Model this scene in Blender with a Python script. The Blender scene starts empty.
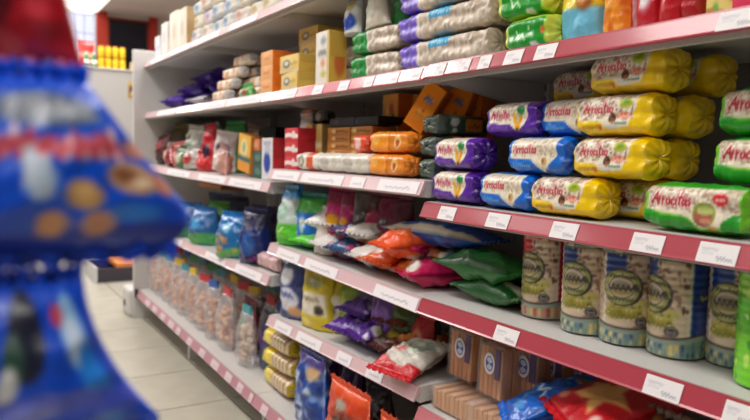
import bpy, math, random
import numpy as np
from mathutils import Matrix, Vector

scene = bpy.context.scene
COL = scene.collection
R = math.radians
H = 0.955                                    # camera height above the floor

# ------------------------------------------------------------------ camera
YAW, PITCH, ROLL, FPX = 0.55067767, 0.07852842, 0.02437573, 680.0
CAM = np.array([0.0, -0.91828, H])
_c, _s = math.cos(YAW), math.sin(YAW)
_fw, _rt, _up = np.array([-_c, _s, 0]), np.array([_s, _c, 0]), np.array([0, 0, 1.0])
AX = _fw * math.cos(PITCH) - _up * math.sin(PITCH)
_u = _up * math.cos(PITCH) + _fw * math.sin(PITCH)
RT = _rt * math.cos(ROLL) + _u * math.sin(ROLL)
UP = _u * math.cos(ROLL) - _rt * math.sin(ROLL)
cd = bpy.data.cameras.new('camera')
cam = bpy.data.objects.new('camera', cd)
COL.objects.link(cam)
cam.matrix_world = Matrix(((RT[0], UP[0], -AX[0], CAM[0]), (RT[1], UP[1], -AX[1], CAM[1]),
                           (RT[2], UP[2], -AX[2], CAM[2]), (0, 0, 0, 1)))
cd.sensor_width = 36.0
cd.lens = FPX / 750 * 36
cd.clip_start = 0.02
cd.dof.use_dof = True
cd.dof.focus_distance = 1.30
cd.dof.aperture_fstop = 3.7
scene.camera = cam

# ------------------------------------------------------------------ world, lights, exposure
scene.view_settings.view_transform = 'Standard'
scene.view_settings.look = 'None'
scene.view_settings.gamma = 1
scene.view_settings.exposure = -0.30
w = bpy.data.worlds.new('daylight')
scene.world = w
w.use_nodes = True
w.node_tree.nodes['Background'].inputs[0].default_value = (0.80, 0.82, 1.0, 1)
w.node_tree.nodes['Background'].inputs[1].default_value = 1.7
CEIL = 2.7
LAMPS = [(-8.85, 0.35), (-6.4, 0.35), (-3.9, 0.35), (-1.5, 0.35), (-8.85, -1.0), (-6.4, -1.0), (-3.9, -1.0), (-1.5, -1.0),
         (-6.4, -2.35), (-3.9, -2.35), (-1.5, -2.35), (0.9, -2.35), (0.9, -1.0)]  # outer row and nearest aisle panel: unseen, added to brighten bags and shelf fronts
LAMP_POWER = [3, 42, 42, 31, 34, 42, 44, 31, 12, 12, 12, 20, 32]
for (x, y), pw in zip(LAMPS, LAMP_POWER):
    ld = bpy.data.lights.new('panel_light', 'AREA')
    ld.shape = 'RECTANGLE'
    ld.size, ld.size_y = 1.1, 0.5
    ld.energy = pw
    ld.color = (1.0, 0.97, 0.935)
    lo = bpy.data.objects.new('panel_light', ld)
    lo.location = (x, y, CEIL - 0.035)
    COL.objects.link(lo)


# ------------------------------------------------------------------ helpers: materials
def lin(c):
    c = np.asarray(c, float) / 255.0
    return np.where(c <= 0.04045, c / 12.92, ((c + 0.055) / 1.055) ** 2.4)


def material(name, col=None, rough=0.5, bump=0.0, bscale=40.0, coat=0.0, metal=0.0, mottled=0.0, spec=0.5):
    m = bpy.data.materials.new(name)
    m.use_nodes = True
    nt = m.node_tree
    p = nt.nodes['Principled BSDF']
    p.inputs['Roughness'].default_value = rough
    p.inputs['Metallic'].default_value = metal
    p.inputs['Coat Weight'].default_value = coat
    p.inputs['Coat Roughness'].default_value = 0.12
    p.inputs['Specular IOR Level'].default_value = spec
    if col is None:
        a = nt.nodes.new('ShaderNodeAttribute')
        a.attribute_name = 'print'
        src = a.outputs['Color']
    else:
        rgb = nt.nodes.new('ShaderNodeRGB')
        rgb.outputs[0].default_value = (*lin(col), 1)
        src = rgb.outputs[0]
    tc = nt.nodes.new('ShaderNodeTexCoord')
    nz = nt.nodes.new('ShaderNodeTexNoise')
    nz.inputs['Scale'].default_value = bscale
    nz.inputs['Detail'].default_value = 3
    nt.links.new(tc.outputs['Object'], nz.inputs['Vector'])
    if mottled > 0:
        mx = nt.nodes.new('ShaderNodeMixRGB')
        mx.blend_type = 'MULTIPLY'
        ramp = nt.nodes.new('ShaderNodeValToRGB')
        ramp.color_ramp.elements[0].color = (1 - mottled,) * 3 + (1,)
        ramp.color_ramp.elements[0].position = 0.35
        ramp.color_ramp.elements[1].position = 0.6
        nt.links.new(nz.outputs['Fac'], ramp.inputs['Fac'])
        mx.inputs['Fac'].default_value = 1
        nt.links.new(src, mx.inputs['Color1'])
        nt.links.new(ramp.outputs['Color'], mx.inputs['Color2'])
        src = mx.outputs['Color']
    nt.links.new(src, p.inputs['Base Color'])
    if bump > 0:
        b = nt.nodes.new('ShaderNodeBump')
        b.inputs['Strength'].default_value = bump
        b.inputs['Distance'].default_value = 0.004
        nt.links.new(nz.outputs['Fac'], b.inputs['Height'])
        nt.links.new(b.outputs['Normal'], p.inputs['Normal'])
    return m


def glassy(name, tint, clear, rough=0.15):
    m = bpy.data.materials.new(name)
    m.use_nodes = True
    nt = m.node_tree
    p = nt.nodes['Principled BSDF']
    p.inputs['Base Color'].default_value = (*lin(tint), 1)
    p.inputs['Roughness'].default_value = rough
    p.inputs['Coat Weight'].default_value = 0.5
    tr = nt.nodes.new('ShaderNodeBsdfTransparent')
    mix = nt.nodes.new('ShaderNodeMixShader')
    mix.inputs[0].default_value = clear
    nt.links.new(p.outputs[0], mix.inputs[1])
    nt.links.new(tr.outputs[0], mix.inputs[2])
    tc = nt.nodes.new('ShaderNodeTexCoord')
    nz = nt.nodes.new('ShaderNodeTexNoise')
    nz.inputs['Scale'].default_value = 35
    b = nt.nodes.new('ShaderNodeBump')
    b.inputs['Strength'].default_value = 0.5
    b.inputs['Distance'].default_value = 0.006
    nt.links.new(tc.outputs['Object'], nz.inputs['Vector'])
    nt.links.new(nz.outputs['Fac'], b.inputs['Height'])
    nt.links.new(b.outputs['Normal'], p.inputs['Normal'])
    nt.links.new(mix.outputs[0], nt.nodes['Material Output'].inputs['Surface'])
    return m


def emitter(name, col, strength):
    m = bpy.data.materials.new(name)
    m.use_nodes = True
    p = m.node_tree.nodes['Principled BSDF']
    p.inputs['Base Color'].default_value = (*lin(col), 1)
    p.inputs['Emission Color'].default_value = (*lin(col), 1)
    p.inputs['Emission Strength'].default_value = strength
    return m


FILM = material('printed_film', rough=0.30, bump=0.45, bscale=60, coat=0.22)
SOFT = material('printed_soft_film', rough=0.36, bump=0.8, bscale=30, coat=0.12)
HAZY = glassy('hazy_bag_film', (232, 228, 232), 0.72)
CARD = material('printed_card', rough=0.55, bump=0.05, bscale=90)
PAPER = material('printed_paper', rough=0.8, bump=0.3, bscale=45)
STEEL = material('painted_steel', (206, 203, 201), rough=0.45, bump=0.03, bscale=120, mottled=0.05)
BACKM = material('painted_back_panel', (150, 147, 146), rough=0.55, mottled=0.06, bscale=6)
RAILM = material('rail_plastic', rough=0.30, coat=0.35)
DARK = material('dark_rubber', (38, 36, 38), rough=0.7)
CLEAR = glassy('clear_bag_film', (225, 225, 230), 0.84)
PANE = glassy('window_glass', (24, 26, 32), 0.92, 0.05)
FOOD = material('dry_snack', rough=0.7, bump=0.4, bscale=150)


# ------------------------------------------------------------------ helpers: meshes
def grid_faces(n, m, off=0, flip=False):
    """faces of an n x m vertex grid (index i*m+j)"""
    f = []
    for i in range(n - 1):
        for j in range(m - 1):
            a = off + i * m + j
            q = (a, a + 1, a + m + 1, a + m)
            f.append(q[::-1] if flip else q)
    return f


def build(name, verts, faces, col=None, mat=CARD, parent=None, smooth=True):
    me = bpy.data.meshes.new(name)
    v = np.asarray(verts, float).reshape(-1, 3)
    me.from_pydata(v.tolist(), [], faces)
    if col is not None:
        c = np.asarray(col, float)
        if c.ndim == 1:
            c = np.tile(c, (len(v), 1))
        c = c.reshape(-1, 3)
        rgba = np.ones((len(v), 4))
        rgba[:, :3] = lin(np.clip(c, 0, 255))
        at_ = me.color_attributes.new('print', 'FLOAT_COLOR', 'POINT')
        at_.data.foreach_set('color', rgba.ravel().astype(np.float32))
    me.materials.append(mat)
    if smooth:
        me.polygons.foreach_set('use_smooth', [True] * len(me.polygons))
    me.update()
    o = bpy.data.objects.new(name, me)
    COL.objects.link(o)
    if parent is not None:
        o.parent = parent
    return o


def box_geo(x0, x1, y0, y1, z0, z1, off=0):
    v = [(x, y, z) for x in (x0, x1) for y in (y0, y1) for z in (z0, z1)]
    f = [(0, 1, 3, 2), (4, 6, 7, 5), (0, 4, 5, 1), (2, 3, 7, 6), (0, 2, 6, 4), (1, 5, 7, 3)]
    return v, [tuple(i + off for i in q) for q in f]


def boxes(name, specs, col, mat, parent=None):
    v, f = [], []
    for s in specs:
        a, b = box_geo(*s, off=len(v))
        v += a
        f += b
    return build(name, v, f, col, mat, parent, smooth=False)


def bevel(o, width=0.004, seg=2):
    m = o.modifiers.new('edge', 'BEVEL')
    m.width, m.segments, m.limit_method = width, seg, 'ANGLE'
    return o


def prism(name, prof, x0, x1, col, mat, parent=None):
    """closed profile [(y, z)...] extruded from x0 to x1"""
    n = len(prof)
    v = [(x0, y, z) for y, z in prof] + [(x1, y, z) for y, z in prof]
    f = [(i, (i + 1) % n, n + (i + 1) % n, n + i) for i in range(n)] + [tuple(range(n))[::-1], tuple(range(n, 2 * n))]
    return build(name, v, f, col, mat, parent, smooth=False)


def empty(name, loc=(0, 0, 0)):
    o = bpy.data.objects.new(name, None)
    o.location = loc
    o.empty_display_size = 0.05
    COL.objects.link(o)
    return o


def tag(o, label, cat, group=None):
    o['label'] = label
    o['category'] = cat
    if group:
        o['group'] = group
    return o


def kind(o, k='structure'):
    o['kind'] = k
    return o


def dup(root):
    r = root.copy()
    COL.objects.link(r)
    for k in ('label', 'category', 'group'):
        if k in r.keys():
            del r[k]
    for ch in list(root.children):
        c = ch.copy()
        COL.objects.link(c)
        c.parent = r
        for g in list(ch.children):
            d = g.copy()
            COL.objects.link(d)
            d.parent = c
    return r


PROTO = {}


def make(key, fn):
    """first call builds the thing, later calls copy it with its parts"""
    if key not in PROTO:
        PROTO[key] = fn()
        return PROTO[key]
    return dup(PROTO[key])


def wob(x, y, z, k, seed, n=6):
    """smooth crinkle noise: a few random waves with sharp folds, range about -1..1"""
    rg = np.random.RandomState(seed)
    t = 0
    for _ in range(n):
        d = rg.normal(size=3)
        d *= k * rg.uniform(0.6, 1.6) / np.linalg.norm(d)
        t = t + (1 - 2 * np.abs(np.sin(d[0] * x + d[1] * y + d[2] * z + rg.uniform(0, 6.3))))
    return t / n


# ------------------------------------------------------------------ helpers: flat print
GLYPH = {
    'A': (0.72, [[(0, 0), (.22, .55), (.42, 1.0), (.55, .5), (.66, 0)], [(-.05, .25), (.3, .42), (.7, .4)]]),
    'r': (0.42, [[(.05, .62), (.08, 0)], [(.08, .35), (.2, .58), (.36, .56)]]),
    'o': (0.5, [[(.24, .6), (.07, .45), (.05, .2), (.18, 0), (.34, .06), (.42, .3), (.36, .52), (.24, .6)]]),
    'c': (0.44, [[(.38, .5), (.22, .6), (.06, .35), (.12, .05), (.27, 0), (.4, .1)]]),
    'i': (0.30, [[(.12, .58), (.12, .05), (.22, 0)], [(.14, .92), (.17, .96)]]),
    't': (0.44, [[(.2, 1.15), (.16, .1), (.32, 0)], [(.02, .66), (.42, .68)]]),
    'a': (0.5, [[(.38, .55), (.2, .6), (.05, .3), (.14, 0), (.36, .2), (.38, .55)], [(.4, .58), (.38, .1), (.48, 0)]]),
    's': (0.4, [[(.34, .55), (.16, .6), (.1, .42), (.3, .25), (.24, .02), (.04, .06)]]),
}


def dseg(px, py, a, b):
    ax, ay = a
    bx, by = b
    dx, dy = bx - ax, by - ay
    L = dx * dx + dy * dy + 1e-12
    t = np.clip(((px - ax) * dx + (py - ay) * dy) / L, 0, 1)
    return np.hypot(px - ax - t * dx, py - ay - t * dy)


def paint(base, ops, u, v, asp=1.0, aa=0.02):
    """colour of flat print at (u, v) in 0..1, sRGB 0-255; asp = width / height"""
    C = np.empty(u.shape + (3,))
    C[:] = base
    x, y = u * asp, v

    def put(mask, col):
        nonlocal C
        m = np.clip(mask, 0, 1)[..., None]
        C = C * (1 - m) + np.asarray(col, float) * m

    def soft(d):
        return np.clip(0.5 - d / aa, 0, 1)

    for op in ops:
        k = op[0]
        if k == 'band':                       # v0, v1, col, wave
            wv = (op[4] if len(op) > 4 else 0) * np.sin(u * 6.0 + op[1] * 9)
            put(soft(op[1] - (v + wv)) * soft((v + wv) - op[2]), op[3])
        elif k == 'vband':
            put(soft(op[1] - u) * soft(u - op[2]), op[3])
        elif k == 'rect':                     # u0 v0 u1 v1 col
            put(soft(op[1] - u) * soft(u - op[3]) * soft(op[2] - v) * soft(v - op[4]), op[5])
        elif k == 'ell':                      # cu cv ru rv col
            d = np.hypot((u - op[1]) / op[3], (v - op[2]) / op[4]) - 1
            put(soft(d * min(op[3] * asp, op[4])), op[5])
        elif k == 'ring':                     # cu cv r w col   (r in heights)
            d = np.abs(np.hypot(x - op[1] * asp, y - op[2]) - op[3]) - op[4] / 2
            put(soft(d), op[5])
        elif k == 'poly':
            pts = [(a * asp, b) for a, b in op[1]]
            ins = np.zeros(u.shape, bool)
            dist = np.full(u.shape, 9.0)
            for a, b in zip(pts, pts[1:] + pts[:1]):
                dist = np.minimum(dist, dseg(x, y, a, b))
                cross = ((a[1] > y) != (b[1] > y)) & (x < (b[0] - a[0]) * (y - a[1]) / (b[1] - a[1] + 1e-12) + a[0])
                ins ^= cross
            put(soft(np.where(ins, -dist, dist)), op[2])
        elif k == 'stroke':                   # pts, width, col
            d = np.full(u.shape, 9.0)
            pts = [(a * asp, b) for a, b in op[1]]
            for a, b in zip(pts, pts[1:]):
                d = np.minimum(d, dseg(x, y, a, b))
            put(soft(d - op[2] / 2), op[3])
        elif k == 'text':                     # string u0 v0 u1 height width col slant rise
            s, u0, v0, u1, h, wd, col, sl, rise = op[1:]
            tot = sum(GLYPH[c][0] for c in s)
            sc = (u1 - u0) * asp / tot
            cx = 0
            d = np.full(u.shape, 9.0)
            for c in s:
                for st in GLYPH[c][1]:
                    pts = [(u0 * asp + (cx + p[0]) * sc + sl * p[1] * h, v0 + p[1] * h + rise * (cx + p[0]) / tot) for p in st]
                    for a, b in zip(pts, pts[1:]):
                        d = np.minimum(d, dseg(x, y, a, b))
                cx += GLYPH[c][0]
            put(soft(d - wd), (250, 246, 236))
            put(soft(d - wd / 2), col)
        elif k == 'scrib':                    # u0 v0 u1 h width col : a run of illegible lettering
            u0, v0, u1, h, wd, col = op[1:]
            n = max(4, int((u1 - u0) * asp / h * 2.2))
            rg = random.Random(int(u0 * 991 + v0 * 77 + n))
            pts = []
            for i in range(n):
                t = i / (n - 1)
                pts.append(((u0 + (u1 - u0) * t) * asp, v0 + (0 if i % 2 else h * rg.choice([.55, .6, 1.0]))))
            d = np.full(u.shape, 9.0)
            for a, b in zip(pts, pts[1:]):
                d = np.minimum(d, dseg(x, y, a, b))
            put(soft(d - wd / 2), col)
        elif k == 'speck':                    # n r cols seed (u0 v0 u1 v1)
            rg = random.Random(op[4])
            u0, v0, u1, v1 = op[5] if len(op) > 5 else (0, 0, 1, 1)
            for i in range(op[1]):
                cu, cv = rg.uniform(u0, u1), rg.uniform(v0, v1)
                r = op[2] * rg.uniform(0.5, 1.3)
                el = rg.uniform(0.6, 1.6)
                d = np.hypot((x - cu * asp) / el, (y - cv) * el) - r
                put(soft(d), rg.choice(op[3]))
        elif k == 'blocks':                   # v0 v1 n cols seed
            rg = random.Random(op[5])
            cols = [rg.choice(op[4]) for _ in range(op[3])]
            idx = np.clip((u * op[3]).astype(int), 0, op[3] - 1)
            lut = np.array(cols, float)
            mm = soft(op[1] - v) * soft(v - op[2])
            C = C * (1 - mm[..., None]) + lut[idx] * mm[..., None]
    return C


# ------------------------------------------------------------------ product builders (base at z=0, front faces -Y, centred on x)
def bag(name, w, h, d, base, ops, seed=1, nu=26, nv=34, top=0.92, bot=1.0, gusset=True, crumple=0.05, seal=0.014,
        mat=None, seal_col=None, contents=None, flop=0.0, curve=1.0, rounded=0.0):
    """a film bag: body, a crimped seal on top, a seal (or folded gusset) below"""
    mat = mat or FILM
    root = empty(name)
    iu = np.linspace(-1, 1, nu)
    iv = np.linspace(0, 1, nv)
    V, U = np.meshgrid(iv, iu, indexing='ij')
    wid = (top + (bot - top) * (1 - V) ** curve) * (1 - 0.05 * np.sin(np.pi * V)) * (1 - rounded * np.clip(1 - V / .3, 0, 1) ** 2)
    prof_u = np.clip(1 - np.abs(U) ** 2.6, 0, 1) ** 0.55
    if gusset:
        prof_v = np.clip(1 - V ** 5, 0, 1) ** 0.6 * (0.85 + 0.3 * np.sin(np.pi * np.clip(V * 1.1, 0, 1)))
    else:
        prof_v = np.clip(np.sin(np.pi * V), 0, 1) ** 0.55
    T = d / 2 * prof_u * prof_v
    X = w / 2 * U * wid
    hb = h - seal * (1 if gusset else 2)
    z0 = 0 if gusset else seal
    verts, cols = [], []
    for sgn in (-1, 1):
        n = wob(X, sgn * 0.3 + 0 * X, V * h, 26 / max(w, h) * 0.5, seed + sgn)
        n2 = wob(X, sgn * 0.3 + 0 * X, V * h, 70 / max(w, h) * 0.5, seed + 9 + sgn)
        edge = np.clip(prof_u * prof_v * 1.5, 0, 1)
        Yc = sgn * (T + d * crumple * edge * (n + 0.5 * n2) * 1.6) + flop * V ** 2
        Z = z0 + hb * V + 0.02 * h * crumple * 8 * n * edge * (1 - V) * V
        if gusset:
            Z = np.maximum(Z, 0)
        verts.append(np.stack([X, Yc, Z], -1))
        uu = (U + 1) / 2 if sgn < 0 else (1 - U) / 2
        cols.append(paint(base, ops, uu, V, w / h, 1.6 / nv))
    ntot = nu * nv
    faces = grid_faces(nv, nu) + grid_faces(nv, nu, ntot, True)
    # sides and bottom
    for j in (0, nu - 1):
        for i in range(nv - 1):
            a, b = i * nu + j, (i + 1) * nu + j
            q = (a, b, b + ntot, a + ntot)
            faces.append(q if j == 0 else q[::-1])
    for j in range(nu - 1):
        faces.append((j + 1, j, j + ntot, j + 1 + ntot))
        t = (nv - 1) * nu + j
        faces.append((t, t + 1, t + 1 + ntot, t + ntot))
    body = build('bag_body', np.concatenate([a.reshape(-1, 3) for a in verts]), faces,
                 np.concatenate([a.reshape(-1, 3) for a in cols]), mat, root)
    for part, zz, wd in (('top_seal', (z0 + hb - 0.001, z0 + hb + seal), top),) + ((('bottom_seal', (0, seal + 0.001), bot * (1 - rounded)),) if not gusset else ()):
        n = 25
        vv, cc = [], []
        src = cols[0][-1 if part == 'top_seal' else 0]
        sc = np.asarray(seal_col if seal_col is not None else src.mean(0), float)
        for k, z in enumerate(np.linspace(*zz, 4)):
            for i in range(n):
                t = i / (n - 1) * 2 - 1
                zig = (0.0018 if i % 2 else -0.0018) if (k == 3 and part == 'top_seal') or (k == 0 and part != 'top_seal') else 0
                vv.append((t * w / 2 * wd, 0.0022 * math.sin(k * 2.1) + 0.004 * math.sin(i * 1.9 + seed) + (flop if part == 'top_seal' else 0), z + zig))
                cc.append(sc * (1.0 if k % 2 else 1.06))
        so = build(part, vv, grid_faces(4, n), cc, mat, root)
    if contents:
        contents(root)
    return root


def carton(name, w, h, d, base, ops, side=None, side_ops=(), n=20, top_col=None):
    root = empty(name)
    side = side if side is not None else base
    verts, faces, cols = [], [], []

    def face(fn, col):
        g = np.linspace(0, 1, n)
        Vv, Uu = np.meshgrid(g, g, indexing='ij')
        off = sum(len(a) for a in verts)
        verts.append(fn(Uu, Vv).reshape(-1, 3))
        cols.append(col(Uu, Vv).reshape(-1, 3))
        faces.extend(grid_faces(n, n, off))
    puff = lambda a, b: 0.0025 * np.sin(np.pi * a) * np.sin(np.pi * b)
    fr = lambda a, b: paint(base, ops, a, b, w / h, 0.05)
    sd = lambda a, b: paint(side, side_ops, a, b, d / h, 0.05)
    tp = lambda a, b: paint(top_col if top_col is not None else side, [], a, b)
    st = lambda *a: np.stack(a, -1)
    face(lambda a, b: st((a - .5) * w, -puff(a, b), b * h), fr)
    face(lambda a, b: st((.5 - a) * w, d + 0 * a, b * h), fr)
    face(lambda a, b: st(w / 2 + puff(a, b), a * d, b * h), sd)
    face(lambda a, b: st(-w / 2 - puff(a, b), (1 - a) * d, b * h), sd)
    face(lambda a, b: st((a - .5) * w, b * d, h + 0 * a), tp)
    face(lambda a, b: st((a - .5) * w, (1 - b) * d, 0 * a), tp)
    build('carton_body', np.concatenate(verts), faces, np.concatenate(cols), CARD, root)
    # the glued flap on the near end
    e = 0.0012
    c2 = np.asarray(side, float) * 0.93
    bx = boxes('end_flap', [(w / 2 + .0015, w / 2 + .0015 + e, d * .06, d * .94, h * .52, h * .97)], c2, CARD, root)
    return root


def tube(name, L, h, d, base, ops, seed=1, nu=60, nt=48, n_exp=2.8, crumple=0.0022, end_col=None, mat=None, wrap=True):
    """a wrapped roll lying along x: wrapper with flat print, a folded end at each side"""
    mat = mat or FILM
    root = empty(name)
    end_col = np.asarray(end_col if end_col is not None else base, float)
    us = np.linspace(0, 1, nu)
    th = np.linspace(0, 2 * np.pi, nt, endpoint=False) + np.pi / nt
    TH, U = np.meshgrid(th, us, indexing='xy')
    rr = (np.abs(np.cos(TH)) ** n_exp + np.abs(np.sin(TH)) ** n_exp) ** (-1 / n_exp)
    # six soft facets
    rr = rr * (1 + 0.035 * np.cos(6 * TH + np.pi))
    s = 1 - 0.10 * np.clip((np.abs(U - .5) - 0.36) / 0.14, 0, 1) ** 1.6
    y = -np.cos(TH) * rr * d / 2 * s
    z = np.sin(TH) * rr * h / 2 * s
    x = (U - .5) * L
    c = crumple * (wob(x, y, z, 70, seed) + 0.6 * wob(x, y, z, 170, seed + 5))
    endw = 1 + 1.5 * np.clip((np.abs(U - .5) - 0.3) / 0.2, 0, 1)
    rad = np.hypot(y, z) + 1e-6
    y2, z2 = y * (1 + c * endw / rad), z * (1 + c * endw / rad)
    zz = np.clip((z2 / h + 0.5), 0, 1)
    C = paint(base, ops, U, zz, L / h, 0.03)
    verts = np.stack([x, y2 + d / 2, z2 + h / 2], -1)
    faces = []
    for i in range(nu - 1):
        for j in range(nt):
            a, b = i * nt + j, i * nt + (j + 1) % nt
            faces.append((a, b, b + nt, a + nt))
    build('wrapper', verts.reshape(-1, 3), faces, C.reshape(-1, 3), mat, root)
    for sgn, ui in ((-1, 0), (1, nu - 1)):
        ev, ef, ec = [], [], []
        ring = verts[ui]
        cen = np.array([sgn * L / 2, d / 2, h / 2])
        K = 7
        for k in range(K):
            t = k / (K - 1)
            bul = sgn * (0.010 * math.sin(t * math.pi * .8) - 0.004 * t)
            pl = sgn * 0.0025 * t * (1 - t) * 4 * np.cos(th * 9 + seed)
            p = cen + (ring - cen) * (1 - t * 0.97)
            p = p + np.stack([bul + pl, 0 * th, 0 * th], -1)
            ev.append(p)
            ec.append(np.tile(end_col * (1 - 0.04 * (k % 2)), (nt, 1)))
        for k in range(K - 1):
            for j in range(nt):
                a, b = k * nt + j, k * nt + (j + 1) % nt
                q = (a, b, b + nt, a + nt)
                ef.append(q if sgn > 0 else q[::-1])
        ef.append(tuple(range((K - 1) * nt, K * nt)))
        build('end_fold', np.concatenate(ev), ef, np.concatenate(ec), mat, root)
    return root


def cake_stack(name, r, h, ops, base, seed, cap_col):
    """a tall clear-topped cylinder of rice cakes in printed film"""
    root = empty(name)
    nt, nv = 150, 84
    th = np.linspace(-np.pi, np.pi, nt, endpoint=False)
    vs = np.linspace(0, 1, nv)
    V, TH = np.meshgrid(vs, th, indexing='ij')
    ridge = 0.0007 * np.sin(V * h / 0.0125 * 2 * np.pi)
    rr = r * (1 - 0.05 * np.clip((np.abs(V - .5) - 0.45) / .05, 0, 1) ** 2) + ridge + 0.0008 * wob(TH * .05, V * h, 0 * V, 90, seed)
    X, Y, Z = rr * np.sin(TH), -rr * np.cos(TH) + r, V * h
    C = paint(base, ops, (TH / np.pi + 1) / 2, V, 2 * np.pi * r / h, 0.018)
    faces = []
    for i in range(nv - 1):
        for j in range(nt):
            a, b = i * nt + j, i * nt + (j + 1) % nt
            faces.append((a, b, b + nt, a + nt))
    build('wrapper', np.stack([X, Y, Z], -1).reshape(-1, 3), faces, C.reshape(-1, 3), FILM, root)
    for nm, zz, sg in (('top_fold', h, 1), ('bottom_fold', 0, -1)):
        ev, ef, ec = [], [], []
        n2 = 40
        for k in range(5):
            t = k / 4
            for j in range(n2):
                a = j / n2 * 2 * math.pi
                q = r * 0.95 * (1 - t * .98)
                ev.append((q * math.sin(a), -q * math.cos(a) + r, zz + (0.0 if sg < 0 else 0.002 * math.sin(a * 10) * t * (1 - t) * 4) - sg * 0.003 * t))
                ec.append(np.asarray(cap_col, float) * (0.92 + 0.1 * (j % 2)))
        for k in range(4):
            for j in range(n2):
                a, b = k * n2 + j, k * n2 + (j + 1) % n2
                q = (a, b, b + n2, a + n2)
                ef.append(q if sg > 0 else q[::-1])
        ef.append(tuple(range(4 * n2, 5 * n2)))
        build(nm, ev, ef, ec, FILM, root)
    return root


ICO = None


def lumps(n, fn, rad, cols, seed, squash=1.0):
    """n little puffs as one mesh: verts, faces, colours"""
    global ICO
    if ICO is None:
        t = (1 + 5 ** .5) / 2
        v = np.array([(-1, t, 0), (1, t, 0), (-1, -t, 0), (1, -t, 0), (0, -1, t), (0, 1, t), (0, -1, -t), (0, 1, -t),
                      (t, 0, -1), (t, 0, 1), (-t, 0, -1), (-t, 0, 1)], float)
        v /= np.linalg.norm(v[0])
        f = [(0, 11, 5), (0, 5, 1), (0, 1, 7), (0, 7, 10), (0, 10, 11), (1, 5, 9), (5, 11, 4), (11, 10, 2), (10, 7, 6), (7, 1, 8),
             (3, 9, 4), (3, 4, 2), (3, 2, 6), (3, 6, 8), (3, 8, 9), (4, 9, 5), (2, 4, 11), (6, 2, 10), (8, 6, 7), (9, 8, 1)]
        ICO = (v, f)
    rg = random.Random(seed)
    V, F, C = [], [], []
    for i in range(n):
        p = np.array(fn(rg))
        a = rg.uniform(0, 6.3)
        rot = np.array([[math.cos(a), -math.sin(a), 0], [math.sin(a), math.cos(a), 0], [0, 0, 1]])
        s = rad * rg.uniform(0.7, 1.2) * np.array([1.35, 1, squash])
        off = sum(len(q) for q in V)
        V.append((ICO[0] * s) @ rot.T + p)
        F += [tuple(k + off for k in q) for q in ICO[1]]
        C.append(np.tile(np.asarray(rg.choice(cols), float), (12, 1)))
    return np.concatenate(V), F, np.concatenate(C)


def clear_bag(name, w, h, d, snack_cols, head_col, seed, fill=0.66, n=70, rad=0.011):
    """see-through bag of puffed snacks with a coloured paper header"""
    def inside(root):
        def spot(rg):
            t = rg.uniform(0.04, fill)
            a = rg.uniform(0, 6.3)
            q = rg.uniform(0.35, 0.92)
            k = 1 - 0.35 * (t / fill) ** 2
            return (math.cos(a) * (w / 2 - rad * 1.3) * q * k, math.sin(a) * max(d / 2 - rad * 1.6, .008) * q * k, rad + t * h)
        v, f, c = lumps(n, spot, rad, snack_cols, seed)
        o = build('contents', v, f, c, FOOD, root)
        o['kind'] = 'stuff'
        hh = h * 0.16
        sp = [(-w * .30, w * .30, -.005, .005, h - hh * .6, h + .012)]
        boxes('header_card', sp, head_col, CARD, root)
    return bag(name, w, h, d, (235, 232, 236), [], seed, nu=18, nv=20, top=.9, mat=HAZY, crumple=.09, contents=inside)


def put(o, x, y, z, rx=0, ry=0, rz=0):
    o.location = (x, y, z)
    o.rotation_euler = (R(rx), R(ry), R(rz))
    return o


LIMIT = {'A0': (1, 0), 'B0': (1, 0), 'C0': (1, 0), 'D0': (1, 0), 'S0': (1, 0), 'C1': (0, 1), 'D1': (0, 1),
         'C2': (1, 1), 'D2': (1, 1), 'E2': (1, 1), 'C3': (1, 0), 'D3': (1, 0), 'E3': (1, 0)}


def settle(o, x, y, z, rx=0, ry=0, rz=0, key=None):
    """put it so that its lowest point rests at height z, clear of the back panel and of the ends of its shelf"""
    put(o, x, y, z, rx, ry, rz)
    m = np.array(o.rotation_euler.to_matrix())
    pts = []
    for c in o.children:
        if c.type == 'MESH':
            n = len(c.data.vertices)
            a = np.empty(n * 3, np.float32)
            c.data.vertices.foreach_get('co', a)
            pts.append(a.reshape(-1, 3) @ m.T)
    pts = np.concatenate(pts)
    lo, hi = pts.min(0), pts.max(0)
    low = lo[2]
    if y + hi[1] > .350:
        o.location.y = .350 - hi[1]
    if key in LIMIT:
        b = int(key[1])
        if LIMIT[key][0] and x + lo[0] < BX[b] + .003:
            o.location.x = BX[b] + .003 - lo[0]
        if LIMIT[key][1] and x + hi[0] > BX[b + 1] - .003:
            o.location.x = BX[b + 1] - .003 - hi[0]
    o.location.z = z - low
    return o

# ------------------------------------------------------------------ the setting
XB = -9.3                                     # far wall
fl = build('floor', *box_geo(XB, 3.2, -3.4, 3.0, -0.12, -0.004), (150, 138, 118), material('floor_grout', (104, 96, 84), rough=0.8), smooth=False)
kind(fl)
TILE = material('floor_tile', (188, 183, 168), rough=0.28, bump=0.05, bscale=9, mottled=0.10)
tv, tf = box_geo(-.2068, .2068, -.2068, .2068, -.0035, 0)
tile_me = None
for i in range(23):
    for j in range(6):
        x, y = XB + .3 + i * .42, -1.92 + j * .42
        if tile_me is None:
            t = bevel(build('tile', tv, tf, None, TILE, fl, smooth=False), 0.0015, 1)
            tile_me = t
        else:
            t = tile_me.copy()
            COL.objects.link(t)
            t.parent = fl
        t.location = (x, y, 0)
ce = build('ceiling', *box_geo(XB, 3.2, -3.4, 3.0, CEIL, CEIL + .1), None, material('ceiling_paint', (248, 236, 228), rough=0.9, mottled=0.04, bscale=2), smooth=False)
kind(ce)
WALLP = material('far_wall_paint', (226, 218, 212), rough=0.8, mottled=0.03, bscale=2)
RED = material('red_paint', (205, 62, 44), rough=0.5, mottled=0.05, bscale=3)
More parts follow.
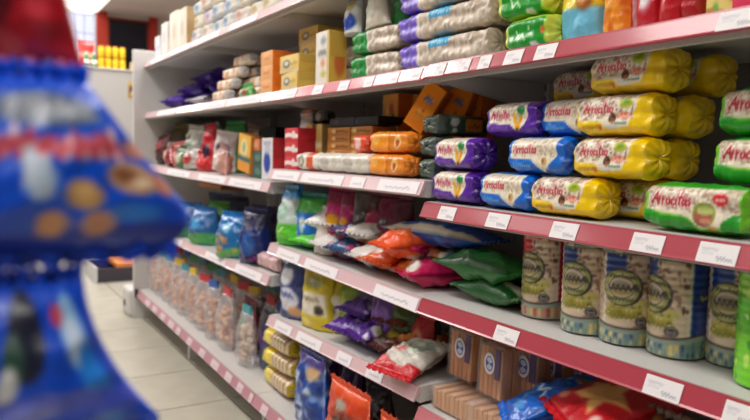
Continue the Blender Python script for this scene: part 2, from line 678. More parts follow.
W1 = (0.22, 0.60, 1.93, 2.66)                 # window: y0 y1 z0 z1
W2 = (0.735, 1.25, 1.55, 2.64)                # dark shop window
sp = [(XB - .15, XB, -3.4, W1[0], 0, CEIL), (XB - .15, XB, W1[1], W2[0], 0, CEIL), (XB - .15, XB, W2[1], 3.0, 0, CEIL),
      (XB - .15, XB, W1[0], W1[1], 0, W1[2]), (XB - .15, XB, W1[0], W1[1], W1[3], CEIL),
      (XB - .15, XB, W2[0], W2[1], 0, W2[2]), (XB - .15, XB, W2[0], W2[1], W2[3], CEIL)]
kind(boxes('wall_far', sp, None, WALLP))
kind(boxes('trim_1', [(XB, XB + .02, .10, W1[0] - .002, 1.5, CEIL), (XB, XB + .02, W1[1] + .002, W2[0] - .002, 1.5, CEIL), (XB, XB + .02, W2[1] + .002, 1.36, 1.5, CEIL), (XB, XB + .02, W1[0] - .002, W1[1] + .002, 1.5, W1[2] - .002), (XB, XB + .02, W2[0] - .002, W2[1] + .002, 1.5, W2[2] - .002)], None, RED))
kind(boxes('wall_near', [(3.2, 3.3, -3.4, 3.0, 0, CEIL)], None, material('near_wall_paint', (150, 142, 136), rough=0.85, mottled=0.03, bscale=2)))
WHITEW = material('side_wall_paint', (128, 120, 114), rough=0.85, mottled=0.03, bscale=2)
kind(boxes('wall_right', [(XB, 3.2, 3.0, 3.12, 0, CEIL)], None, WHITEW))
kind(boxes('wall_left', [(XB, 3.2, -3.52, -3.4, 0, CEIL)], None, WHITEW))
for nm, (a, b, c, d), glass, fc in (('window_1', W1, PANE, (226, 226, 236)), ('window_2', W2, material('dark_glass', (22, 26, 42), rough=0.2), (150, 45, 30))):
    wn = kind(empty(nm, (XB, (a + b) / 2, c)))
    hw, hh, t = (b - a) / 2, d - c, .022
    boxes('window_frame', [(-.05, .02, -hw, -hw + t, 0, hh), (-.05, .02, hw - t, hw, 0, hh), (-.05, .02, -hw, hw, 0, t), (-.05, .02, -hw, hw, hh - t, hh)],
          fc, CARD, wn)
    if nm == 'window_1':
        for i in range(3):
            for j in range(3):
                y0, y1 = -hw + t + i * (2 * hw - 2 * t) / 3, -hw + t + (i + 1) * (2 * hw - 2 * t) / 3
                z0, z1 = t + j * (hh - 2 * t) / 3, t + (j + 1) * (hh - 2 * t) / 3
                boxes('pane', [(-.03, -.024, y0 + .004, y1 - .004, z0 + .004, z1 - .004)], None, glass, wn)
        boxes('muntin', [(-.034, -.018, -hw + t + k * (2 * hw - 2 * t) / 3 - .005, -hw + t + k * (2 * hw - 2 * t) / 3 + .005, t, hh - t) for k in (1, 2)] +
              [(-.034, -.018, -hw + t, hw - t, t + k * (hh - 2 * t) / 3 - .005, t + k * (hh - 2 * t) / 3 + .005) for k in (1, 2)], (190, 192, 212), CARD, wn)
    else:
        boxes('pane', [(-.03, -.022, -hw + t, hw - t, t, hh - t)], None, glass, wn)
DIFF = emitter('lit_diffuser', (255, 250, 240), 1.6)
for i, (x, y) in enumerate(LAMPS):
    r = empty('ceiling_light', (x, y, CEIL))
    nth = ['closest to the far wall', 'second from the far wall', 'third from the far wall', 'fourth from the far wall'][i % 4 if i < 8 else i - 8 if i < 12 else 3]
    if i == 12:
        nth = 'fifth from the far wall, unseen and added'
    tag(r, f'flat ceiling light panel {nth}, {"over the shelving" if i < 4 else "over the aisle" if i < 8 or i == 12 else "in the added unseen outer row"}', 'ceiling light', 'ceiling light panels')
    boxes('light_frame', [(-.58, .58, -.28, -.26, -.03, 0), (-.58, .58, .26, .28, -.03, 0), (-.58, -.56, -.26, .26, -.03, 0), (.56, .58, -.26, .26, -.03, 0)],
          (225, 222, 218), CARD, r)
    boxes('diffuser', [(-.555, .555, -.255, .255, -.02, -.012)], None, DIFF, r)


# ------------------------------------------------------------------ shelving: four bays of one gondola
BX = [-3.97, -3.07, -2.17, -1.27, -0.37]
DEPTH = 0.39
SHELF = [                                     # per bay: shelf -> height at its two ends (relative to the camera)
    {'A': (.497, .498), 'B': (.216, .214), 'C': (-.076, -.087), 'D': (-.42, -.42), 'S': (-.79, -.81)},
    {'A': (.498, .498), 'B': (.214, .211), 'C': (-.087, -.096), 'D': (-.42, -.42), 'S': (-.81, -.832)},
    {'A': (.498, .498), 'B': (.210, .209), 'C': (-.050, -.052), 'D': (-.304, -.325), 'E': (-.556, -.537), 'S': (-.832, -.845)},
    {'A': (.498, .498), 'B': (.211, .217), 'C': (-.100, -.107), 'D': (-.324, -.321), 'E': (-.582, -.577), 'S': (-.85, -.85)},
]


def shelf_z(key, x):
    b = 0
    while b < 3 and x > BX[b + 1]:
        b += 1
    if len(key) > 1:
        b = int(key[1])
    if key[0] not in SHELF[b]:
        b = 2
    zl, zr = SHELF[b][key[0]]
    t = (x - BX[b]) / (BX[b + 1] - BX[b])
    return H + zl + (zr - zl) * t


def proj_x(x, y, z):
    p = np.array([x, y, z]) - CAM
    return 375 + FPX * (p @ RT) / (p @ AX)


def at(px, Y, key):
    """where along the shelf, at depth Y behind its front edge, a thing seen at column px stands"""
    lo, hi = -6.0, -0.25
    for _ in range(40):
        m = (lo + hi) / 2
        if proj_x(m, Y, shelf_z(key, m) + .05) < px:
            lo = m
        else:
            hi = m
    return (lo + hi) / 2


RC = {'red': (172, 58, 74), 'pink': (214, 158, 166), 'white': (232, 228, 230)}
TAGS = {  # (bay, shelf): column ranges of the price cards in the rail
    (3, 'B'): [(437, 447), (462, 472), (481, 493), (507, 525), (538, 559), (722, 765)],
    (2, 'B'): [(392, 400), (413, 423), (366, 375), (340, 350), (314, 324), (286, 297)],
    (1, 'B'): [(205, 226), (236, 262)], (0, 'B'): [(158, 176)],
    (3, 'C'): [(441, 457), (489, 511), (554, 580), (635, 667), (702, 742)],
    (2, 'C'): [(274, 300), (303, 344), (352, 366), (380, 420)],
    (1, 'C'): [(199, 226), (230, 262)], (0, 'C'): [(168, 190)],
    (1, 'D'): [(206, 226), (236, 262)], (0, 'D'): [(170, 182)],
    (2, 'D'): [(278, 300), (306, 338), (376, 421)],
    (3, 'D'): [(497, 520), (648, 685), (728, 760)],
    (2, 'E'): [(276, 292), (298, 322), (338, 352), (368, 384)],
    (3, 'E'): [(440, 470)],
    (0, 'S'): [(146, 150), (153, 157), (161, 165), (169, 174), (177, 181)],
    (1, 'S'): [(188, 192), (200, 205), (212, 219), (226, 232), (238, 243), (250, 257)],
    (2, 'S'): [(262, 268), (278, 286)],
    (0, 'A'): [(152, 165), (172, 190)], (1, 'A'): [(200, 220), (230, 258)],
}
BAYS = []
BLAB = ['white shelving bay at the far end with the end panel and the long base shelf',
        'white shelving bay second from the far end, above bags of pink snacks',
        'white shelving bay in the middle, holding orange packs and magenta bags',
        'white shelving bay with dark red rails holding rice cake packs and rolls']
for b in range(4):
    x0, x1 = BX[b] + .0015, BX[b + 1] - .0015
    r = empty('shelving_bay', (x0, 0, 0))
    tag(r, BLAB[b], 'shelving', 'bays of the long white gondola')
    BAYS.append(r)
    W = x1 - x0
    boxes('back_panel', [(0, W, DEPTH + .004, DEPTH + .02, .1, 1.5)], None, BACKM, r)
    ups = [0] + ([W] if b == 3 else [])
    for u in ups:
        boxes('upright', [(max(u - .015, 0.0), min(u + .018, W), DEPTH - .036, DEPTH + .003, 0, 1.52)], None, STEEL, r)
        boxes('slot_row', [(u + .004 if u == 0 else u - .010, u + .009 if u == 0 else u - .005, DEPTH - .0368, DEPTH - .035, .2 + k * .03, .218 + k * .03) for k in range(42)],
              (52, 50, 50), CARD, r)
    for fx in ups:
        boxes('foot', [(max(fx - .02, 0.0), min(fx + .022, W), -.03, DEPTH, 0, H + SHELF[b]['S'][0] - .05)], None, STEEL, r)
    for key, (zl, zr) in SHELF[b].items():
        zl, zr = zl + H, zr + H
        yf = -.05 if key == 'S' else 0.0
        fh = .05 if key == 'S' else .040

        def slab(name, prof):
            n = len(prof)
            v = [(0, y, zl + z) for y, z in prof] + [(W, y, zr + z) for y, z in prof]
            f = [(i, (i + 1) % n, n + (i + 1) % n, n + i) for i in range(n)] + [tuple(range(n))[::-1], tuple(range(n, 2 * n))]
            return build(name, v, f, None, STEEL, r, smooth=False)
        slab('shelf_board', [(yf, 0), (DEPTH, 0), (DEPTH, -.016), (yf + .016, -.016), (yf + .012, -fh), (yf, -fh)])
        bd = .085 if key == 'B' and b > 1 else .045
        for sx, zz in ((.003, zl), (W - .006, zr)):
            pv = [(yf + .013, -.017), (DEPTH - .002, -.017), (DEPTH - .002, -bd), (DEPTH - .06, -bd), (yf + .06, -fh), (yf + .013, -fh)]
            v = [(sx, y, zz + z) for y, z in pv] + [(sx + .003, y, zz + z) for y, z in pv]
            n = 6
            build('bracket', v, [(i, (i + 1) % n, n + (i + 1) % n, n + i) for i in range(n)] + [tuple(range(n))[::-1], tuple(range(n, 2 * n))], None, STEEL, r, smooth=False)
        # sloping price rail
        rp = [(yf - .001, -.001), (yf - .006, -.001), (yf - .007, -.004), (yf - .018, -.030), (yf - .021, -.033), (yf - .018, -.0355), (yf - .014, -.032), (yf - .001, -.012)]
        n = len(rp)
        v = [(0, y, zl + z) for y, z in rp] + [(W, y, zr + z) for y, z in rp]
        f = [(i, (i + 1) % n, n + (i + 1) % n, n + i) for i in range(n)] + [tuple(range(n))[::-1], tuple(range(n, 2 * n))]
        rcol = RC['red'] if b == 3 else ((196, 84, 100) if key == 'B' and b == 2 else (192, 136, 148) if key == 'S' else (220, 186, 192))  # far and middle rails paler: ceiling glare on red plastic put into the colour
        if key == 'E' and b == 3:
            rcol = (205, 120, 130)
        rail = build('price_rail', v, f, rcol, RAILM, r, smooth=False)
        for k, (pa, pb) in enumerate(TAGS.get((b, key), [])):
            kk = key + str(b)
            xa, xb = at(pa, yf - .012, kk) - x0, at(pb, yf - .012, kk) - x0
            xa, xb = max(xa, .004), min(xb, W - .004)
            if xb - xa < .012:
                continue
            nn, mm = 24, 12
            g1, g2 = np.linspace(0, 1, nn), np.linspace(0, 1, mm)
            VV, UU = np.meshgrid(g2, g1, indexing='ij')
            xx = xa + (xb - xa) * UU
            zb = (zl + (zr - zl) * xx / W)
            yy = yf - .0195 + .0115 * VV
            zz = zb - .0315 + .027 * VV
            ops = [('scrib', .10, .66, .5, .10, .04, (176, 176, 186)), ('scrib', .10, .46, .4, .08, .03, (186, 186, 194)), ('scrib', .52, .2, .9, .16, .05, (130, 132, 148))] if b == 3 else [('scrib', .2, .3, .8, .25, .07, (176, 172, 182))]
            cc = paint(RC['white'] if b == 3 else (222, 200, 208) if key == 'S' else (236, 231, 236), ops, UU, VV, 2.0, .08)
            yy2, zz2 = yy - .0012, zz - .0006
            vv = np.concatenate([np.stack([xx, yy, zz], -1).reshape(-1, 3), np.stack([xx, yy2, zz2], -1).reshape(-1, 3)])
            nf = grid_faces(mm, nn, nn * mm)
            rim = [i for i in range(nn)] + [i * nn + nn - 1 for i in range(1, mm)] + [(mm - 1) * nn + i for i in range(nn - 2, -1, -1)] + [i * nn for i in range(mm - 2, 0, -1)]
            nf += [(rim[i], rim[(i + 1) % len(rim)], rim[(i + 1) % len(rim)] + nn * mm, rim[i] + nn * mm) for i in range(len(rim))]
            build('price_tag', vv, nf, np.concatenate([cc.reshape(-1, 3)] * 2), CARD, rail, smooth=False)
ep = boxes('end_panel', [(-.032, -.003, -.078, DEPTH + .02, 0, 1.515)], None, STEEL, BAYS[0])
bevel(ep, .004)
boxes('rail_cap', [(-.001, .02, -.076, -.062, H - .83, H - .785)], (40, 34, 38), CARD, BAYS[0])
ft = boxes('end_foot', [(-.23, -.034, -.10, .25, 0, .16)], None, STEEL, BAYS[0])
bevel(ft, .02, 3)
boxes('foot_bolt', [(-.15, -.13, -.106, -.099, .05, .085)], (40, 38, 40), CARD, ft)

# ------------------------------------------------------------------ back of the shop
cb = empty('tall_cabinet', (-6.4, .42, 0))
tag(cb, 'white cabinet behind the gondola with yellow tins on its top', 'cabinet')
bevel(boxes('cabinet_body', [(-.6, 0, -.40, .40, .08, 1.655)], None, STEEL, cb), .006)
bevel(boxes('cabinet_top', [(-.61, .01, -.41, .41, 1.656, 1.672)], None, STEEL, cb), .004)
boxes('plinth', [(-.58, -.03, -.38, .38, 0, .079)], (60, 58, 58), CARD, cb)
g = np.linspace(0, 1, 14)
VV, UU = np.meshgrid(g, g, indexing='ij')
cc = paint((206, 160, 84), [('ell', .5, .45, .3, .3, (104, 58, 44)), ('band', .8, 1, (230, 200, 120)), ('ell', .55, .3, .2, .12, (240, 220, 190))], UU, VV, .5, .06)
build('sticker', np.stack([.002 + 0 * UU, -.03 + .06 * UU, 1.42 + .15 * VV], -1), grid_faces(14, 14), cc, CARD, cb)


def tin():
    r = empty('yellow_tin')
    n = 24
    for nm, prof, col in (('tin_body', [(0, 0), (.024, 0), (.025, .004), (.025, .080), (.023, .084), (0, .084)], (246, 206, 22)),
                          ('tin_lid', [(0, .0845), (.022, .0845), (.022, .095), (.020, .098), (0, .098)], (206, 130, 14))):
        v, f = [], []
        m = len(prof)
        for j in range(n):
            a = j / n * 2 * math.pi
            v += [(q * math.cos(a), q * math.sin(a), z) for q, z in prof]
        for j in range(n):
            for i in range(m - 1):
                a, b = j * m + i, ((j + 1) % n) * m + i
                f.append((a, b, b + 1, a + 1))
        build(nm, v, f, col, CARD, r)
    return r


ORD = ['first', 'second', 'third', 'fourth', 'fifth', 'sixth', 'seventh', 'eighth', 'ninth', 'tenth']
for k in range(8):
    i, j = k % 4, k // 4
    o = make('tin', tin)
    put(o, -6.45, .175 + i * .060, 1.672 + j * .098)
    tag(o, f'yellow tin on the far white cabinet, {["lower", "upper"][j]} row, {ORD[i]} from the red window side', 'tin', 'yellow tins on the far cabinet')


def bottle():
    r = empty('bottle')
    n = 18
    for nm, prof, col in (('bottle_body', [(0, 0), (.024, 0), (.026, .01), (.026, .075), (.011, .10), (.011, .112), (0, .112)], (58, 142, 84)),
                          ('bottle_cap', [(0, .1125), (.013, .1125), (.013, .128), (0, .128)], (236, 236, 230)),
                          ('bottle_label', [(.0262, .02), (.0268, .02), (.0268, .06), (.0262, .06)], (226, 232, 220))):
        v, f = [], []
        m = len(prof)
        for j in range(n):
            a = j / n * 2 * math.pi
            v += [(q * math.cos(a), q * math.sin(a), z) for q, z in prof]
        for j in range(n):
            for i in range(m - 1):
                a, b = j * m + i, ((j + 1) % n) * m + i
                f.append((a, b, b + 1, a + 1))
        build(nm, v, f, col, FILM, r)
    return r


for i in range(2):
    o = make('bottle', bottle)
    put(o, -6.45, .055 + i * .062, 1.672)
    tag(o, f'green bottle with white label on the far cabinet, {["beside the cabinet edge", "next to the yellow tins"][i]}', 'bottle', 'green bottles on the far cabinet')
o = bag('red_pouch', .15, .24, .05, (214, 48, 42), [('band', .4, .6, (240, 180, 160))], 4, nu=14, nv=16)
put(o, -6.55, .065, 1.672, rz=90)
tag(o, 'small red pouch standing behind the green bottles on the far cabinet', 'pouch')
o = carton('lying_carton', .34, .075, .2, (188, 176, 150), [('band', .7, 1, (120, 116, 110))], (206, 178, 116), top_col=(104, 100, 98))
put(o, -6.15 - .15, .60, 1.672, rz=90)
tag(o, 'tan and grey carton lying on the far cabinet beside the yellow tins', 'carton')
cr = empty('low_crate', (-5.4, .18, 0))
tag(cr, 'low dark crate with an orange packet strip on the floor past the gondola end', 'crate')
boxes('crate_body', [(-.25, .25, -.26, .26, 0, .012), (-.25, -.23, -.26, .26, .012, .10), (.23, .25, -.26, .26, .012, .10), (-.23, .23, -.26, -.24, .012, .10), (-.23, .23, .24, .26, .012, .10)],
      (58, 52, 62), CARD, cr)
boxes('crate_end', [(-.23, .262, -.275, -.262, .0, .11)], (200, 198, 200), CARD, cr)
boxes('orange_lid', [(-.22, .22, -.12, .235, .095, .125)], (232, 140, 60), CARD, cr)

# ------------------------------------------------------------------ clip strip of blurred bags close to the camera


def ray_at(px, py, t):
    return CAM + t * (AX + RT * (px - 375) / FPX - UP * (py - 210) / FPX)


T0 = .37                                     # the hanging bags are this far from the lens
sx, sy, _ = ray_at(14, 200, T0 + .055)
st = empty('clip_strip', (sx, sy, 0))
tag(st, 'thin hanging strip that carries the blurred blue bags in front', 'display strip')
boxes('strip', [(-.002, .002, -.012, .012, .60, 1.45)], (226, 226, 228), CARD, st)
boxes('hanger_cord', [(-.002, .002, -.002, .002, 1.45, CEIL)], (210, 210, 210), CARD, st)


def hung(name, px, py_bottom, t, wd, h, d, base, ops, label, top, rz=97, seed=3, tilt=0, **kw):
    p = ray_at(px, py_bottom, t)
    o = bag(name, wd, h, d, base, ops, seed, nu=46, nv=56, top=top, bot=1.0, gusset=False, crumple=.05, seal=.009, mat=SOFT, **kw)
    put(o, p[0], p[1], p[2], rx=tilt, rz=rz)
    boxes('clip', [(sx + .002, p[0] - .0025, sy - .006, sy + .006, p[2] + h - .006, p[2] + h - .002)], (220, 220, 224), CARD, st).location = (-sx, -sy, 0)
    tag(o, label, 'snack bag', 'bags on the hanging strip')
    return o


BLUE = (2, 82, 222)
hung('cookie_bag', 22, 268, T0, .232, .112, .055, BLUE, [
    ('band', .0, .12, (12, 48, 168), .03), ('ell', .3, .12, .08, .06, (70, 150, 230)), ('ell', .80, .22, .09, .06, (40, 130, 235)),
    ('ell', .60, .82, .28, .10, (104, 118, 150)), ('scrib', .40, .77, .84, .10, .035, (176, 182, 190)), ('scrib', .42, .82, .80, .07, .02, (190, 194, 200)),
    ('scrib', .30, .56, .88, .15, .06, (236, 200, 210)), ('scrib', .30, .56, .88, .14, .045, (226, 78, 92)), ('scrib', .32, .60, .86, .10, .035, (220, 84, 96)),
    ('ell', .53, .44, .05, .13, (196, 214, 236)), ('ell', .50, .52, .03, .1, (210, 222, 240)),
    ('ell', .855, .43, .095, .10, (206, 160, 122)), ('ell', .83, .45, .05, .05, (150, 96, 66)), ('ell', .88, .40, .04, .03, (240, 214, 180)),
    ('ell', .66, .34, .06, .09, (214, 164, 106)), ('ell', .66, .35, .03, .04, (240, 196, 130)),
    ('ell', .955, .38, .035, .07, (210, 130, 100)), ('ell', .69, .16, .05, .08, (222, 156, 120)), ('ell', .56, .17, .045, .08, (226, 160, 110)),
    ('ell', .95, .60, .06, .06, (196, 130, 110))],
    'large blurred blue bag with cookies printed on it, in front at the left', .30, rounded=.26)
hung('biscuit_bag', 20, 462, T0 + .012, .160, .110, .05, (8, 74, 204), [
    ('ell', .80, .70, .075, .24, (150, 196, 236)), ('ell', .80, .66, .05, .14, (206, 222, 244)), ('ell', .72, .82, .04, .07, (210, 70, 90)),
    ('ell', .50, .72, .11, .26, (24, 28, 52)), ('ell', .42, .6, .06, .16, (36, 72, 60)), ('ell', .40, .45, .05, .12, (214, 214, 214)),
    ('ell', .84, .34, .07, .3, (36, 130, 226)), ('band', .16, .34, (72, 92, 214), .04), ('ell', .5, .25, .12, .08, (128, 140, 236))],
    'blurred blue bag with a pale oval, hanging below the cookie bag', .44, seed=5, curve=1.5)
hung('red_bag', -28, 70, T0 + .006, .118, .15, .045, (190, 22, 40), [
    ('ell', .48, .28, .2, .22, (96, 8, 22)), ('ell', .8, .4, .08, .3, (222, 60, 74)), ('ell', .3, .6, .1, .2, (140, 12, 30)), ('band', 0, .08, (206, 40, 60))],
    'blurred red bag hanging above the blue cookie bag', .55, seed=8)

# ------------------------------------------------------------------ right bay, upper: rice cake packs
CREAM = (236, 226, 206)
TXT = (196, 24, 52)
RICE = ('speck', 260, .035, [(214, 200, 172), (246, 240, 226), (222, 206, 182), (200, 178, 150)], 3, (.02, .32, .82, 1))


def roll_yellow():
    Y = (246, 206, 2)
    return tube('rice_cake_pack', .150, .071, .078, Y, [
        ('poly', [(.03, .36), (.34, .34), (.46, .16), (.74, .20), (.79, .50), (.84, .66), (.84, 1.1), (.05, 1.1), (.0, .7)], CREAM),
        ('speck', 240, .035, [(206, 188, 156), (246, 240, 226), (186, 156, 136), (170, 120, 110)], 3, (.04, .40, .80, .98)),
        ('text', 'Arrocitas', .10, .56, .53, .20, .036, TXT, .25, .0), ('ell', .70, .76, .085, .11, (170, 190, 40)), ('ell', .71, .78, .045, .05, (120, 160, 30)),
        ('ell', .52, .42, .05, .12, (84, 44, 34)), ('ell', .53, .36, .03, .06, (160, 100, 60)), ('ell', .68, .46, .09, .07, (216, 72, 50)), ('scrib', .61, .43, .76, .06, .03, (250, 220, 200)),
        ('ell', .50, .22, .09, .06, (226, 226, 220)),
        ('scrib', .10, .20, .34, .06, .03, (150, 110, 10)), ('ell', .36, .20, .025, .06, (200, 90, 60)),
        ('scrib', .56, .27, .72, .05, .03, (70, 130, 110)), ('vband', .985, 1, (226, 190, 20))], 2, nu=110, nt=72, n_exp=3.5, end_col=(228, 188, 8))


def roll_purple():
    P = (86, 30, 158)
    return tube('rice_cake_pack', .140, .071, .076, P, [
        ('poly', [(.05, .40), (.52, .34), (.66, .14), (.80, .34), (.86, .60), (.82, .98), (.12, 1.0), (.06, .8)], CREAM),
        ('speck', 180, .035, [(206, 188, 166), (246, 240, 226), (190, 160, 150)], 5, (.08, .45, .80, .95)),
        ('text', 'Arrocitas', .11, .53, .50, .21, .036, (196, 44, 84), .25, .0), ('ell', .73, .74, .075, .13, (24, 134, 66)),
        ('stroke', [(.59, .62), (.62, .40), (.68, .24)], .12, (236, 176, 40)), ('stroke', [(.71, .55), (.70, .38), (.67, .24)], .12, (226, 160, 30)), ('ell', .66, .2, .02, .05, (60, 36, 20)),
        ('scrib', .14, .22, .46, .07, .03, (150, 110, 200)), ('ell', .12, .9, .03, .05, (226, 200, 120))], 3, nu=100, nt=64, n_exp=3.5, end_col=(66, 20, 126))


def roll_blue():
    B = (8, 104, 208)
    return tube('rice_cake_pack', .140, .071, .076, B, [
        ('poly', [(.05, .42), (.46, .38), (.66, .04), (.82, .34), (.90, .50), (.88, .97), (.07, .98)], CREAM),
        ('speck', 180, .035, [(206, 188, 166), (246, 240, 226), (190, 170, 146)], 7, (.08, .48, .84, .95)),
        ('text', 'Arrocitas', .10, .56, .54, .21, .036, (202, 36, 64), .25, .0),
        ('poly', [(.58, .40), (.63, .44), (.66, .62), (.70, .46), (.79, .50), (.74, .32), (.76, .16), (.68, .20), (.60, .12), (.63, .27)], (250, 240, 220)),
        ('ell', .685, .35, .055, .11, (206, 170, 100)), ('ell', .67, .36, .02, .05, (130, 100, 60)),
        ('scrib', .12, .2, .44, .08, .03, (110, 176, 236))], 4, nu=100, nt=64, n_exp=3.5, end_col=(6, 84, 186))


def roll_green():
    return tube('rice_cake_pack', .156, .073, .078, (112, 196, 40), [
        ('poly', [(.03, .42), (.5, .32), (.62, .1), (.98, .2), (.98, .94), (.05, .94)], CREAM),
        ('speck', 280, .035, [(206, 188, 160), (246, 240, 226), (180, 150, 130)], 9, (.05, .45, .97, .93)),
        ('band', .92, 1.2, (40, 164, 36)), ('poly', [(.0, -.1), (.57, -.1), (.54, .22), (.44, .34), (.22, .32), (.06, .44), (.0, .4)], (34, 156, 36)),
        ('poly', [(.82, -.1), (1, -.1), (1, .45), (.92, .42), (.84, .26)], (32, 154, 40)),
        ('text', 'Arrocitas', .08, .54, .52, .25, .042, (184, 14, 44), .25, .0),
        ('ell', .66, .40, .115, .25, (140, 160, 60)), ('ell', .655, .36, .09, .20, (170, 90, 80)), ('ell', .67, .48, .08, .09, (190, 204, 120)), ('ell', .68, .26, .06, .06, (214, 150, 120)),
        ('ell', .82, .72, .075, .13, (210, 20, 36)), ('scrib', .77, .69, .87, .07, .03, (250, 210, 210)), ('ell', .74, .12, .04, .05, (236, 160, 60))], 6, nu=120, nt=72, n_exp=3.5, end_col=(110, 190, 40))


ROLLS = {'yellow': roll_yellow, 'purple': roll_purple, 'blue': roll_blue, 'green': roll_green}
TIER = .0725
HL = {'yellow': .075, 'purple': .070, 'blue': .070, 'green': .078}
PACKS = [  # colour, column of its left end, depth, tier, turn, label
    ('purple', 430, .002, 0, 1, 'purple rice cake pack lying on the shelf under another purple pack'),
    ('purple', 433, .004, 1, -1, 'purple rice cake pack in the second layer, left end of the display'),
    ('purple', 488, .03, 2, 2, 'purple rice cake pack alone in the third layer, beside a blue one'),
    ('blue', 483, .004, 0, -1, 'blue rice cake pack lying on the shelf beside the lowest purple pack'),
    ('blue', 511, .012, 1, 2, 'blue rice cake pack in the second layer between purple and yellow packs'),
    ('blue', 541, .04, 2, -2, 'blue rice cake pack in the third layer, partly behind a yellow pack'),
    ('yellow', 535, .006, 0, 2, 'yellow rice cake pack lying on the shelf beside the green pack'),
    ('yellow', 574, .018, 1, -2, 'yellow rice cake pack in the second layer, front one'),
    ('yellow', 577, .022, 2, 2, 'yellow rice cake pack in the third layer, front one'),
    ('yellow', 587, .035, 3, -2, 'yellow rice cake pack on top of the yellow pile, front one'),
    ('yellow', 604, .10, 1, 3, 'yellow rice cake pack behind the second-layer yellow pack, its end showing'),
    ('yellow', 614, .105, 2, -2, 'yellow rice cake pack behind the third-layer yellow pack, its end showing'),
    ('yellow', 634, .15, 3, 4, 'shaded yellow rice cake pack at the back of the top layer, near end showing'),
    ('yellow', 552, .17, 3, 2, 'shaded yellow rice cake pack deep under the shelf, left of the top yellow pack'),
    ('yellow', 560, .17, 2, 0, 'yellow rice cake pack hidden deep behind the blue third-layer pack'),
    ('green', 648, .006, 0, -1, 'green rice cake pack lying on the shelf edge, red oval on its front'),
    ('green', 716, .05, 1, 2, 'green rice cake pack in the second layer at the right edge'),
    ('green', 717, .055, 2, -2, 'green rice cake pack in the third layer at the right edge'),
    ('yellow', 594, .09, 0, 2, 'yellow rice cake pack behind the lowest yellow pack, its end showing'),
]
for c, px, Y, tier, rz, lab in PACKS:
    o = make('roll_' + c, ROLLS[c])
    x = at(px, Y + .012, 'C3') + HL[c]
    settle(o, x, Y, max(shelf_z('C3', x - .08), shelf_z('C3', x + .08)) + tier * TIER + .001, rz=rz * .7, key='C3')
    tag(o, lab, 'snack pack', f'{c} rice cake packs')

# ------------------------------------------------------------------ right bay, middle: tall rolls of rice cakes


def cake_ops(acc, acc2):
    o = [('speck', 260, .016, [(196, 160, 132), (176, 140, 118), (240, 226, 206), (204, 174, 146)], 11, (0, .16, 1, .82)),
         ('speck', 60, .02, [(110, 80, 70), (150, 116, 100)], 12, (.3, .40, .7, .80)),
         ('rect', .36, .16, .38, .92, (244, 238, 226)), ('rect', .0, .14, .20, .93, acc2), ('rect', .685, .14, .70, .82, (240, 232, 216)), ('rect', .70, .14, .88, .82, acc2),
         ('scrib', .75, .5, .83, .05, .02, (220, 190, 90)),
         ('rect', .37, .52, .50, .82, acc),
         ('ell', .50, .32, .11, .08, (186, 176, 74)), ('ell', .56, .37, .08, .05, (200, 194, 110)), ('ell', .44, .28, .06, .05, (166, 160, 60)), ('speck', 30, .015, [(140, 134, 40), (220, 214, 150)], 5, (.40, .26, .62, .38)),
         ('ell', .48, .52, .120, .165, (38, 38, 46)), ('ell', .475, .52, .114, .156, (164, 166, 96)), ('ring', .475, .52, .118, .02, (214, 210, 160)), ('scrib', .40, .61, .55, .03, .012, (70, 76, 40)), ('scrib', .40, .40, .55, .03, .012, (84, 90, 50)),
         ('ell', .475, .52, .078, .10, (70, 66, 66)), ('ell', .475, .52, .072, .092, (214, 200, 174)), ('ell', .47, .545, .05, .04, (150, 140, 120)), ('ell', .475, .49, .06, .04, (176, 160, 96)),
         ('scrib', .40, .495, .56, .045, .014, (46, 40, 50)), ('stroke', [(.40, .50), (.57, .52)], .014, (46, 40, 50)), ('stroke', [(.555, .55), (.585, .48), (.565, .41), (.535, .37)], .014, (44, 42, 50)),
         ('scrib', .42, .25, .58, .04, .012, (110, 104, 60)),
         ('ell', .60, .22, .036, .046, (54, 52, 58)), ('ring', .60, .22, .034, .010, (150, 146, 140)), ('scrib', .58, .21, .62, .022, .009, (190, 184, 176))]
    arc = [(u, .155 + .05 * ((u - .5) / .25) ** 2) for u in np.linspace(.25, .75, 15)]
    o += [('poly', [(.0, -.05), (.0, .24)] + [(.25, .205)] + arc + [(.75, .205), (1, .24), (1, -.05)], (150, 166, 152)),
          ('stroke', [(.0, .24)] + arc + [(1, .24)], .014, (60, 40, 36))]
    return o


GLASS1 = [(92, 128, 150), (226, 206, 130), (60, 98, 130), (150, 170, 150), (118, 150, 130), (196, 196, 150)]
GLASS2 = [(206, 84, 70), (226, 190, 120), (176, 60, 60), (220, 130, 100), (196, 170, 130)]


def cakes_blue():
    ops = cake_ops((26, 62, 140), (28, 58, 140))
    rg = random.Random(4)
    for k in range(34):
        u = (k + .5) / 34
        top = .14 + .05 * min(1, ((u - .5) / .25) ** 2)
        ops.append(('rect', u - .011, .02, u + .011, top - .035, rg.choice(GLASS1)))
        ops.append(('ell', u, .03, .008, .03, rg.choice(GLASS1)))
    ops += [('rect', 0, .82, 1, 1.1, (136, 132, 106)), ('speck', 420, .02, [(100, 102, 82), (176, 170, 136), (80, 104, 100), (200, 190, 150)], 6, (0, .83, 1, 1)), ('stroke', [(0, .82), (1, .82)], .012, (70, 60, 50))]
    return cake_stack('rice_cake_roll', .048, .196, ops, (224, 204, 178), 1, (150, 150, 130))


